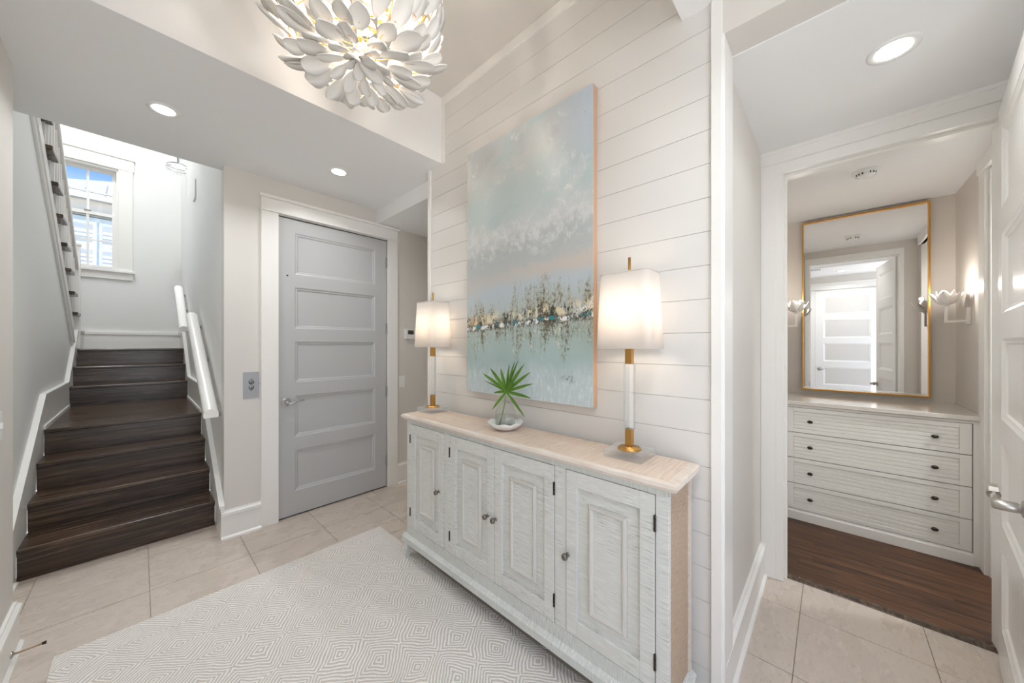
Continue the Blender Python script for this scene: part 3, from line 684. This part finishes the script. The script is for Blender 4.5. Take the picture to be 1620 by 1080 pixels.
def cab_door(ya, yb, knob_y, hinge_y):
    z0, z1 = .2195, .8865; d_ = MB(); x = XF-.003; t = .02
    a, c_ = sorted((ya, yb))
    s_ = .052
    d_.box(x, x+t, a, a+s_, z0, z1).box(x, x+t, c_-s_, c_, z0, z1).box(x, x+t, a+s_, c_-s_, z0, z0+s_+.012).box(x, x+t, a+s_, c_-s_, z1-s_-.012, z1).box(x+.015, x+t+.003, a+s_-.001, c_-s_+.001, z0+s_, z1-s_)
    do = d_.build('door', 'sawface', con, .002, 2)
    # raised picture-frame moulding round the centre field
    i0, j0 = a+s_+.050, c_-s_-.050; k0, l0 = z0+s_+.064, z1-s_-.064; w = .02
    pr = [(0, .016), (.0, .006), (.004, -.001), (.010, -.003), (.016, .0), (.020, .006), (.020, .016)]
    rings = [[(x+q_, i0+p, k0+p), (x+q_, j0-p, k0+p), (x+q_, j0-p, l0-p), (x+q_, i0+p, l0-p)] for p, q_ in pr]
    vs = [p for r_ in rings for p in r_]; fs = []
    for k in range(len(rings)-1):
        for e_ in range(4): fs.append((4*k+(e_+1) % 4, 4*k+e_, 4*k+4+e_, 4*k+4+(e_+1) % 4))
    MB().add(vs, fs).build('panel_moulding', 'sawmould', do)
    MB().box(x+.006, x+.0155, i0+.019, j0-.019, k0+.019, l0-.019).build('centre_panel', 'sawface', do)
    MB().lathe([(.009, 0), (.0085, -.002), (.005, -.005), (.005, -.012), (.009, -.015), (.013, -.020), (.014, -.026), (.012, -.032), (.007, -.036), (0, -.037)], x+.0005, knob_y, .539, 20, axis='x').build('knob', 'pewter', do)
    for zz in (.79, .315):
        h = MB()
        for k in range(4): h.lathe([(.004, 0), (.0048, .002), (.0048, .011), (.004, .013)], x-.001, hinge_y, zz-.027+.014*k, 8)
        h.build('hinge', 'bronze', do)
cab_door(2.009, 1.650, 1.692, 2.0105); cab_door(1.590, 1.2305, 1.273, 1.5915); cab_door(1.2275, .866, 1.216, .8645); cab_door(.804, .444, .795, .4425)

# ------------------------------------------------------------------ table lamps
def rrect(a, c_, r, n=5):
    pts = []
    for (sx, sy, a0) in ((1, 1, 0), (-1, 1, PI/2), (-1, -1, PI), (1, -1, 3*PI/2)):
        for k in range(n+1):
            w = a0+k*PI/2/n; pts.append((sx*(c_-r)+r*math.cos(w), sy*(a-r)+r*math.sin(w)))
    return pts
def table_lamp(x, y, label):
    t = thing('table_lamp', label, 'lamp', (x, y, .947), 'pair of crystal table lamps')
    z = .947
    MB().box(x-.072, x+.072, y-.078, y+.078, z, z+.03).build('glass_base', 'crystalbase', t, .002)
    MB().lathe([(.046, 0), (.046, .004), (.042, .008), (.016, .009), (.016, .010)], x, y, z+.03, 32).build('brass_disk', 'brass', t)
    MB().box(x-.0135, x+.0135, y-.0135, y+.0135, z+.038, z+.112).build('lower_stem', 'brass', t, .001)
    pr = [(.023*math.cos(PI/8+k*PI/4), .023*math.sin(PI/8+k*PI/4)) for k in range(8)]
    MB().prism([(x+a, y+c_) for a, c_ in pr], 2, z+.112, z+.376).build('crystal_column', 'crystal', t, .001)
    MB().box(x-.0135, x+.0135, y-.0135, y+.0135, z+.376, z+.44).build('upper_stem', 'brass', t, .001)
    MB().tube([(x, y, z+.44), (x, y, z+.50)], .009, 12).build('socket', 'brass', t)
    zb, zt2 = 1.385, 1.690
    MB().tube([(x, y, z+.57), (x, y, 1.757)], .006, 10).build('finial_rod', 'brass', t)
    A = rrect(.115, .084, .030); C_ = rrect(.102, .072, .028); n = len(A)
    vs = [(x+p, y+q_, zb) for p, q_ in A]+[(x+p, y+q_, zt2) for p, q_ in C_]
    m = MB().add(vs, [(i, (i+1) % n, n+(i+1) % n, n+i) for i in range(n)], True)
    sh = m.build('shade', 'shade', t)
    so = sh.modifiers.new('solid', 'SOLIDIFY'); so.thickness = .0016; so.offset = -1
    MB().tube([(x+p, y+q_, zb+.003) for p, q_ in A], .0022, 6, closed=True).build('bottom_hem', 'shade', sh); MB().tube([(x+p, y+q_, zt2-.002) for p, q_ in C_], .0022, 6, closed=True).build('top_hem', 'shade', sh)
    m = MB()
    for a in range(3):
        w = a*2*PI/3+.3; m.tube([(x, y, zt2-.012), (x+.066*math.cos(w), y+.072*math.sin(w), zt2-.006)], .0015, 6)
    m.build('spider', 'brass', sh)
    MB().lathe([(0, 0), (.012, .0), (.014, .02), (.027, .045), (.028, .06), (.02, .078), (0, .086)], x, y, z+.50, 16).build('bulb', 'bulb', t)
    for yy, zz in ((-.045, .51), (.045, .51), (-.045, .64), (.045, .64), (0, .67)): lamp('POINT', 'lamp_light', (x+.004, y+yy, z+zz), P_LAMP/5, (1, .92, .84), t, .035)
table_lamp(1.362, 2.0, 'crystal and brass table lamp with white shade at the console end nearest the grey door')
table_lamp(1.360, .605, 'crystal and brass table lamp with white shade standing beside the painting edge, nearest the niche')

# ------------------------------------------------------------------ painting
pt = thing('painting', 'tall unframed canvas painting of a misty blue marsh with brown reeds', 'painting', (1.46, 1.272, 1.105))
MB().add([(1.44, .817, 1.105), (1.44, 1.727, 1.105), (1.44, 1.727, 2.625), (1.44, .817, 2.625), (1.443, .817, 1.105), (1.443, 1.727, 1.105), (1.443, 1.727, 2.625), (1.443, .817, 2.625)],
    [(0, 3, 2, 1), (4, 5, 6, 7), (0, 1, 5, 4), (1, 2, 6, 5), (2, 3, 7, 6), (3, 0, 4, 7)]).build('canvas', 'painting', pt)
MB().box(1.443, 1.4795, .818, 1.726, 1.106, 2.624).build('stretcher_edge', 'canvasedge', pt)

# ------------------------------------------------------------------ dish, vase, palm leaf
vx, vy, vz = 1.335, 1.285, .947
dish = MB(); n = 64; rows = [(.0, .0015), (.035, .0), (.055, .006), (.075, .018), (.094, .040), (.092, .042), (.070, .022), (.05, .012), (.0, .008)]
vs = []; fs = []
for j, (r_, z_) in enumerate(rows):
    for i in range(n):
        a = 2*PI*i/n; k = (r_/.094)**2; w = abs(math.sin(a*4.5))**.6
        rr = r_*(1+.10*k*(w-.7))+.002*k*math.sin(a*27); vs.append((vx+rr*math.cos(a), vy+rr*math.sin(a), vz+z_+.012*k*(w-.6)*(1 if j > 2 else 0)))
for j in range(len(rows)-1):
    for i in range(n): fs.append((j*n+i, j*n+(i+1) % n, (j+1)*n+(i+1) % n, (j+1)*n+i))
tag(dish.add(vs, fs, True).build('shell_dish', 'ceramic'), 'white fluted shell dish under the glass bud vase', 'dish')
vb = vz+.0135
va = thing('glass_vase', 'clear glass bottle vase holding water and one palm frond', 'vase', (vx, vy, vb))
out = [(.0, 0), (.050, 0), (.054, .006), (.055, .03), (.056, .068), (.053, .088), (.042, .112), (.024, .132), (.015, .146), (.013, .160), (.016, .168)]
inn = [(.0145, .167), (.0115, .159), (.0135, .146), (.0225, .130), (.040, .110), (.0505, .087), (.0535, .066), (.0525, .03), (.0515, .008), (.047, .004), (0, .004)]
MB().lathe(out+inn, vx, vy, vb, 40, cap=False).build('bottle', 'glass', va)
MB().lathe([(0, .0042), (.0465, .0042), (.051, .0085), (.052, .03), (.0528, .060), (.0528, .064), (0, .064)], vx, vy, vb, 40, cap=False).build('water', 'water', va)
frx, fry = .60, -.80
pf = thing('palm_frond', 'green fan palm frond standing in the clear vase', 'leaf', (vx, vy, vb+.01))
hub = Vector((vx+.004, vy-.002, 1.148))
MB().tube([(vx-.022, vy+.024, vb+.012), (vx-.012, vy+.012, vb+.06), (vx-.002, vy+.002, vb+.13), tuple(hub)], [.0035, .0032, .0028, .0026], 8).build('stem', 'leafstem', pf)
tips = [(105, 258), (110, 350), (195, 195), (310, 200), (412, 155), (478, 112), (520, 105), (582, 148), (655, 240), (683, 370), (660, 530), (585, 742), (218, 672), (228, 490)]
for i, (a, c_) in enumerate(tips):
    dx = (a-375)/7.2/293*1.0; dz = -(c_-500)/7.2/293
    dep = [-.03, .02, -.045, -.02, .03, .0, .035, -.03, -.02, -.03, -.05, -.045, -.03, .0][i]
    nrm = Vector((-fry*-1, frx, 0)); away = Vector((.73, .68, 0))
    tip = hub+Vector((frx*dx, fry*dx, dz))+away*dep
    ax = tip-hub; L = ax.length; ax.normalize(); side = ax.cross(Vector((-.73, -.68, .1))).normalized(); up = side.cross(ax)
    wmax = [.0095, .004, .010, .0095, .006, .006, .0055, .0095, .0095, .0085, .0095, .008, .008, .008][i]*.95
    vs = []; fs = []; N = 7
    for k in range(N+1):
        s_ = k/N; w = wmax*(math.sin(PI*min(1, s_*.92+.10))**.7)*(1 if k < N else .05); p = hub+ax*L*s_-Vector((0, 0, .012))*s_*s_
        vs += [p+side*w+up*w*.55, p, p-side*w+up*w*.55]
    for k in range(N):
        for q_ in (0, 1): fs.append((3*k+q_, 3*k+q_+1, 3*k+q_+4, 3*k+q_+3))
    o = MB().add(vs, fs, False).build('leaflet', 'leaf', pf)
    so = o.modifiers.new('solid', 'SOLIDIFY'); so.thickness = .0006

# ------------------------------------------------------------------ rug
tag(MB().box(-.262, 1.255, .10, 2.545, .0006, .0105).build('area_rug', 'rug', None, .003), 'pale grey wool rug woven in nested diamonds on the tile floor', 'rug')
# cord under the console
tag(MB().tube([(1.40, 1.12, .004), (1.30, 1.06, .0045), (1.262, 1.04, .020), (1.275, 1.005, .055), (1.30, .99, .10), (1.33, .99, .123)], .0025, 8).tube([(1.263, .99, .0045), (1.255+.006, .96, .0135), (1.275, .93, .018), (1.30, .925, .03), (1.34, .93, .08)], .0025, 8).build('lamp_cord', 'cord'),
    'white lamp cord looping out beneath the console cabinet', 'cord')

# ================================================================== CHANDELIER
cx, cy = .54, 1.25
ch = thing('petal_chandelier', 'round chandelier covered in overlapping white plaster petals', 'chandelier', (cx, cy, ZH))
def petal_mesh(L, w, cup, twist):
    m = MB(); N = 10; K = 4; vs = []
    for i in range(N+1):
        s_ = i/N; s_ = [0, .12, .25, .4, .55, .68, .79, .88, .95, .985, 1.0][i]; hw = w*(.2+.8*math.sin(PI/2*min(1, s_/.6))) if s_ < .6 else w*max(.04, math.sqrt(max(0, 1-((s_-.6)/.4)**2)))
        for j in range(K+1):
            t_ = (j/K-.5)*2
            vs.append((hw*t_, L*s_, cup*(t_*t_)*hw*1.0+.18*L*(s_-.5)**2+twist*t_*hw))
    fs = [(i*(K+1)+j, i*(K+1)+j+1, (i+1)*(K+1)+j+1, (i+1)*(K+1)+j) for i in range(N) for j in range(K)]
    top_ = len(vs); vs2 = [(a, b_, c_-.0035) for a, b_, c_ in vs]
    fs2 = [tuple(reversed([k+top_ for k in f])) for f in fs]
    rim = [j for j in range(K+1)]+[i*(K+1)+K for i in range(1, N+1)]+[N*(K+1)+j for j in range(K-1, -1, -1)]+[i*(K+1) for i in range(N-1, 0, -1)]
    fr = [(rim[(k+1) % len(rim)], rim[k], rim[k]+top_, rim[(k+1) % len(rim)]+top_) for k in range(len(rim))]
    m.add(vs+vs2, fs+fs2, True).add(vs+vs2, [])
    m.f += [list(f) for f in fr]; m.sm += [False]*len(fr)
    me = m.mesh('petal'); me.materials.append(M['petal']); return me
PM = [petal_mesh(.112, .033, .40, .05), petal_mesh(.100, .031, .50, -.08), petal_mesh(.120, .031, .35, .10), petal_mesh(.094, .034, .55, .0)]
# profile from the bottom pole outward and up: (radius, height)
PR = [(.045, 2.425), (.095, 2.415), (.150, 2.410), (.203, 2.415), (.245, 2.445), (.275, 2.495), (.292, 2.555), (.300, 2.622), (.300, 2.69), (.292, 2.76), (.272, 2.83), (.235, 2.895)]
for ri, (r_, z_) in enumerate(PR):
    pa = PR[max(ri-1, 0)]; pb = PR[min(ri+1, len(PR)-1)]; tx, tz = pb[0]-pa[0], pb[1]-pa[1]; l = math.hypot(tx, tz); tx /= l; tz /= l
    nx, nz = tz, -tx        # outward normal of the profile
    cnt = max(5, round(2*PI*r_/.062))
    for k in range(cnt):
        a = 2*PI*(k+.5*(ri % 2))/cnt+random.uniform(-.10, .10)
        lift = math.radians(random.uniform(4, 24) if ri > 4 else random.uniform(6, 26))
        dr = tx*math.cos(lift)+nx*math.sin(lift); dz = tz*math.cos(lift)+nz*math.sin(lift)
        er = Vector((math.cos(a), math.sin(a), 0)); et = Vector((-math.sin(a), math.cos(a), 0))
        yv = (er*dr+Vector((0, 0, dz))); xv = (et+yv*random.uniform(-.15, .15)).normalized(); zv = xv.cross(yv).normalized(); xv = yv.cross(zv).normalized()
        roll = random.uniform(-.35, .35); R_ = Matrix((xv, yv.normalized(), zv)).transposed() @ Matrix.Rotation(roll, 3, 'Y')
        base = er*(r_-.03)+Vector((0, 0, z_-ZH))-yv*.02
        o = bpy.data.objects.new('petal', random.choice(PM)); col.objects.link(o); o.parent = ch
        s_ = random.uniform(.85, 1.08)*(0.8 if ri < 2 else 1)
        o.matrix_local = Matrix.Translation(base) @ R_.to_4x4() @ Matrix.Diagonal((s_, s_, s_, 1))
wf = MB()
for (r_, z_) in PR[1:]: wf.tube([(cx+(r_-.028)*math.cos(a*PI/18), cy+(r_-.028)*math.sin(a*PI/18), z_) for a in range(36)], .0018, 6, closed=True)
for k in range(12):
    a = k*PI/6; wf.tube([(cx+max(r_-.028, .01)*math.cos(a), cy+max(r_-.028, .01)*math.sin(a), z_) for r_, z_ in [(.04, 2.43)]+PR]+[(cx+.02*math.cos(a), cy+.02*math.sin(a), 2.96)], .0018, 6)
wf.build('wire_frame', 'gold', ch)
MB().lathe([(.009, 2.50), (.009, 3.14)], cx, cy, 0, 12).lathe([(.065, 3.15), (.07, 3.1695)], cx, cy, 0, 28).build('rod', 'gold', ch)
for k in range(5):
    a = k*2*PI/5+.3; bx_, by_ = cx+.10*math.cos(a), cy+.10*math.sin(a)
    MB().tube([(cx, cy, 2.60), (cx+.05*math.cos(a), cy+.05*math.sin(a), 2.58), (bx_, by_, 2.60)], .004, 6).lathe([(.012, 0), (.012, .05)], bx_, by_, 2.60, 10).build('candle_arm', 'gold', ch)
    MB().lathe([(0, 0), (.010, .004), (.017, .025), (.015, .045), (.005, .07), (0, .075)], bx_, by_, 2.65, 12).build('bulb', 'bulb', ch)
    lamp('POINT', 'chandelier_light', (cx+.135*math.cos(a+.6), cy+.135*math.sin(a+.6), 2.66), P_CHAND/5, (1, .90, .80), ch, .03)

# ================================================================== DOWNLIGHTS
def downlight(x, y, z, label, r=.047, power=P_DOWN):
    t = thing('recessed_downlight', label, 'ceiling light', (x, y, z), 'round recessed downlights')
    MB().lathe([(r+.022, 0), (r+.022, -.004), (r+.012, -.006), (r, -.004), (r-.002, .0)], x, y, z, 40, cap=False).build('trim_ring', 'plastic', t)
    MB().lathe([(0, -.0035), (r, -.0035), (r, -.001), (0, -.001)], x, y, z, 40, cap=False, smooth=False).build('lens', 'lens', t)
    lamp('AREA', 'downlight_lamp', (x, y, z-.010), power, (.95, .98, 1.0), t, .09)
downlight(.09, 2.706, ZL, 'recessed downlight in the low ceiling in front of the stairs')
downlight(1.015, 2.712, ZL, 'recessed downlight in the low ceiling in front of the grey door')
downlight(2.0, -.178, ZN-.005, 'larger recessed downlight in the niche ceiling outside the closet', .053, P_DOWN*.35)
downlight(.09, -.13, ZL, 'recessed downlight near the entrance, reflected in the gilt mirror', .047, P_DOWN*1.5)
downlight(1.015, -.13, ZL, 'added unseen downlight in the near ceiling beside the niche opening', .047, P_DOWN*.8)  # unseen lamp, added opposite its neighbour for more light
downlight(.12, 5.1, 5.3, 'added unseen downlight high above the lower stairs', .06, P_STAIR*3.0)  # lamp added out of view to brighten the stairwell walls
downlight(-.45, 6.0, 5.3, 'added unseen downlight high above the stair landing', .06, P_STAIR*3.4)  # second added stairwell lamp, also out of view
downlight(3.15, -1.3, ZN, 'added unseen downlight in the added side room beyond the closet', .047, 11.0)  # lamp added here to send light through the doorway into the closet
vt = thing('ceiling_vent', 'small slotted ceiling air vent reflected in the gilt mirror', 'vent', (.52, .20, ZL))
MB().box(.44, .60, .12, .28, ZL-.006, ZL).build('vent_frame', 'plastic', vt)
for k in range(5): MB().box(.455, .585, .138+.026*k, .148+.026*k, ZL-.008, ZL-.005).build('slot', 'black', vt)

# ================================================================== CLOSET FURNITURE
DX = 3.58
dr = thing('built_in_dresser', 'built-in white dresser of four beadboard drawers beneath the mirror', 'dresser', (3.9, -.195, 0))
cb = MB().box(DX+.02, 4.248, -.694, .322, 0.003, .918)
cb.box(DX, DX+.0195, -.694, -.659, .003, .918).box(DX, DX+.0195, .277, .322, .003, .918).box(DX, DX+.0195, -.659, .277, .901, .918).box(DX, DX+.0195, -.659, .277, .003, .083)
cb.box(DX-.006, DX+.01, -.66, .278, .003, .07); cb.build('cabinet_body', 'whitedoor', dr, .0015)
MB().box(DX+.0195, DX+.0205, -.659, .277, .083, .901).build('drawer_gap', 'black', dr)
MB().box(DX-.022, 4.248, -.6985, .3265, .922, .952).build('counter', plain('polished_counter', (226, 220, 212), .12), dr, .003)
for i, (z0, z1) in enumerate(((.702, .898), (.498, .697), (.293, .493), (.088, .288))):
    y0, y1 = -.655, .273; fr_ = .030; d_ = MB(); x = DX+.001
    d_.box(x, x+.018, y0, y0+fr_+.02, z0, z1).box(x, x+.018, y1-fr_-.02, y1, z0, z1).box(x, x+.018, y0+.05, y1-.05, z0, z0+fr_).box(x, x+.018, y0+.05, y1-.05, z1-fr_, z1).box(x+.010, x+.018, y0+.05, y1-.05, z0+fr_, z1-fr_)
    do = d_.build('drawer', 'whitedoor', dr, .002)
    nb = 5; hh = (z1-z0-2*fr_)/nb; bb = MB()
    for k in range(nb):
        za = z0+fr_+k*hh; bb.prism([(x+.0105, za+.001), (x+.004, za+.004), (x+.004, za+hh-.004), (x+.0105, za+hh-.001)], 1, y0+.052, y1-.052)
    bb.build('beadboard', 'whitedoor', do)['kind'] = 'stuff'
    for ky in (.122, -.502):
        MB().lathe([(.010, 0), (.006, -.004), (.006, -.010), (.015, -.014), (.017, -.019), (.013, -.025), (0, -.028)], x+.004, ky, (z0+z1)/2-.004, 18, axis='x', sq=.72).build('knob', 'bronze', do)
mi = thing('wall_mirror', 'tall mirror in a thin gilt frame leaning above the dresser', 'mirror', (4.24, -.185, .985))
y0, y1, z0, z1 = -.572, .200, .985, 2.535; w = .011
MB().box(4.214, 4.249, y0, y0+w, z0, z1).box(4.214, 4.249, y1-w, y1, z0, z1).box(4.214, 4.249, y0+w, y1-w, z0, z0+w).box(4.214, 4.249, y0+w, y1-w, z1-w, z1).build('gilt_frame', 'gold', mi, .001)
MB().box(4.232, 4.240, y0+w, y1-w, z0+w, z1-w).build('mirror_glass', 'mirror', mi)
mi['label'] = 'tall rectangular mirror in a thin gilt frame above the dresser'
def sconce(yw, s_, label):
    x, z = 3.87, 1.60; yl = yw+s_*.104
    t = thing('lotus_sconce', label, 'wall lamp', (x, yw, z), 'pair of white lotus sconces')
    MB().box(x-.025, x+.025, yw, yw+s_*.016, z-.06, z+.06).build('backplate', 'petal', t, .002)
    MB().box(x-.007, x+.007, yw+s_*.014, yl+s_*.007, z-.042, z-.028).build('arm', 'petal', t, .001)
    MB().box(x-.007, x+.007, yl-.007, yl+.007, z-.03, z+.075).lathe([(.008, .07), (.02, .082), (.022, .09), (.0, .091)], x, yl, z, 16).build('stem', 'petal', t)
    for ring, (cnt, out_, hh, wd0, r0) in enumerate(((5, .036, .098, .030, .012), (6, .074, .086, .026, .012))):
        for k in range(cnt):
            a = 2*PI*(k+.5*ring)/cnt+.2; er = Vector((math.cos(a), math.sin(a), 0)); et = Vector((-math.sin(a), math.cos(a), 0)); vs = []; fs = []; N = 8
            for i in range(N+1):
                q_ = i/N; rr = r0+(out_*math.sin(q_*PI*.62)**.9 if ring == 0 else out_*(q_**.8)); wd = wd0*(math.sin(PI*min(.97, .10+.88*q_))**.75); zz = hh*(q_**1.0 if ring == 0 else q_**1.9*.9+q_*.1)
                p = Vector((x, yl, z+.084))+er*rr+Vector((0, 0, zz))
                vs += [p-et*wd-er*wd*.35, p-et*wd*.5-er*wd*.08, p, p+et*wd*.5-er*wd*.08, p+et*wd-er*wd*.35]
            for i in range(N):
                for j in range(4): fs.append((5*i+j, 5*i+j+1, 5*i+j+6, 5*i+j+5))
            o = MB().add(vs, fs, True).build('petal', 'petal', t); so = o.modifiers.new('solid', 'SOLIDIFY'); so.thickness = .0018
    MB().lathe([(.011, .09), (.011, .118)], x, yl, z, 12).build('candle', 'petal', t)
    MB().lathe([(0, .118), (.010, .121), (.016, .140), (.014, .158), (.005, .176), (0, .180)], x, yl, z, 14).build('bulb', 'bulb', t)
    lamp('POINT', 'sconce_light', (x-.03, yl+s_*.02, z+.20), P_SCONCE, (1, .93, .86), t, .012)
sconce(-.6995, 1, 'white lotus flower sconce on the wall between mirror and open door')
sconce(.3275, -1, 'white lotus flower sconce half hidden by the closet door jamb')
sd = thing('smoke_detector', 'round white smoke detector on the closet ceiling', 'smoke detector', (3.29, -.17, ZN))
MB().lathe([(.068, 0), (.068, -.010), (.060, -.016), (.050, -.018), (.047, -.030), (.036, -.038), (0, -.040)], 3.29, -.17, ZN, 36).build('housing', 'plastic', sd)
for k in range(16):
    a = 2*PI*k/16
    if k % 4 == 0: continue
    c1, s1 = math.cos(a), math.sin(a); MB().tube([(3.29+.0485*c1, -.17+.0485*s1, ZN-.019), (3.29+.0468*c1, -.17+.0468*s1, ZN-.031)], .0035, 6).build('slot', 'black', sd)

# ================================================================== WALL PLATES AND SMALL THINGS
pl = thing('call_plate', 'brushed steel call plate with two round buttons beside the grey door', 'call button', (.573, YD, 1.097))
MB().box(.524, .622, YD-.004, YD, .997, 1.196).build('plate', 'steel', pl, .001)
for zz, up in ((1.120, 1), (1.079, -1)):
    MB().lathe([(.0165, 0), (.0165, -.0012), (.013, -.0012)], .5735, YD-.004, zz, 24, axis='y', cap=False).build('button_ring', 'black', pl)
    MB().lathe([(.0130, -.0008), (.0125, -.003), (0, -.0032)], .5735, YD-.004, zz, 24, axis='y').build('button', 'steel', pl)
    MB().prism([(.5735-.006, zz-.0035*up), (.5735+.006, zz-.0035*up), (.5735, zz+.0055*up)], 1, YD-.0082, YD-.007).build('arrow_mark', 'black', pl)
    MB().prism([(.5735-.004, zz+up*.0225-.003*up), (.5735+.004, zz+up*.0225-.003*up), (.5735, zz+up*.0225+.004*up)], 1, YD-.0055, YD-.0035).build('arrow_mark', 'black', pl)
MB().lathe([(.003, 0), (.003, -.003)], .6235, YD, 1.104, 8, axis='y').build('screw', 'black', pl)
th = thing('thermostat', 'white wall thermostat with small dark display by the passage', 'thermostat', (1.903, YD, 1.514))
MB().box(1.846, 1.960, YD-.024, YD, 1.462, 1.566).build('housing', 'plastic', th, .004)
MB().box(1.876, 1.942, YD-.0255, YD-.022, 1.510, 1.552).build('display', 'screen', th)
MB().box(1.855, 1.868, YD-.026, YD-.022, 1.52, 1.54).build('button', 'plastic', th)
sw = thing('light_switch', 'white light switch plate low on the passage wall', 'switch', (1.8165, YD, 1.028))
MB().box(1.784, 1.850, YD-.005, YD, .970, 1.086).build('plate', 'plastic', sw, .0015)
MB().box(1.811, 1.822, YD-.011, YD-.004, 1.016, 1.040).build('toggle', 'plastic', sw, .001)
for zz in (.995, 1.061): MB().lathe([(.0025, 0), (.0025, -.002), (0, -.002)], 1.8165, YD-.005, zz, 8, axis='y').build('screw', 'nickel', sw)
s2 = thing('wall_outlet', 'white switch plate at the edge of the foyer wall left of the stairs', 'switch', (XL, 2.53, 1.07))
MB().box(XL, XL+.005, 2.50, 2.575, 1.0, 1.12).build('plate', 'plastic', s2, .0015)
MB().box(XL+.004, XL+.013, 2.53, 2.542, 1.05, 1.075).build('toggle', 'plastic', s2, .001)
ds = thing('door_stop', 'wall mounted rod door stop on the left baseboard', 'door stop', (XL+.02, 2.62, .05))
MB().lathe([(.014, 0), (.014, .004), (.006, .008), (.004, .012)], XL+.019, 2.62, .05, 14, axis='x').build('base', 'nickel', ds)
MB().tube([(XL+.027, 2.62, .05), (XL+.10, 2.62, .05)], .0042, 8).build('rod', 'oakstop', ds)
MB().tube([(XL+.10, 2.62, .05), (XL+.112, 2.62, .05)], .0065, 10).build('tip', 'bronze', ds)

for o in list(bpy.data.objects):
    if '_o' in o: del o['_o']
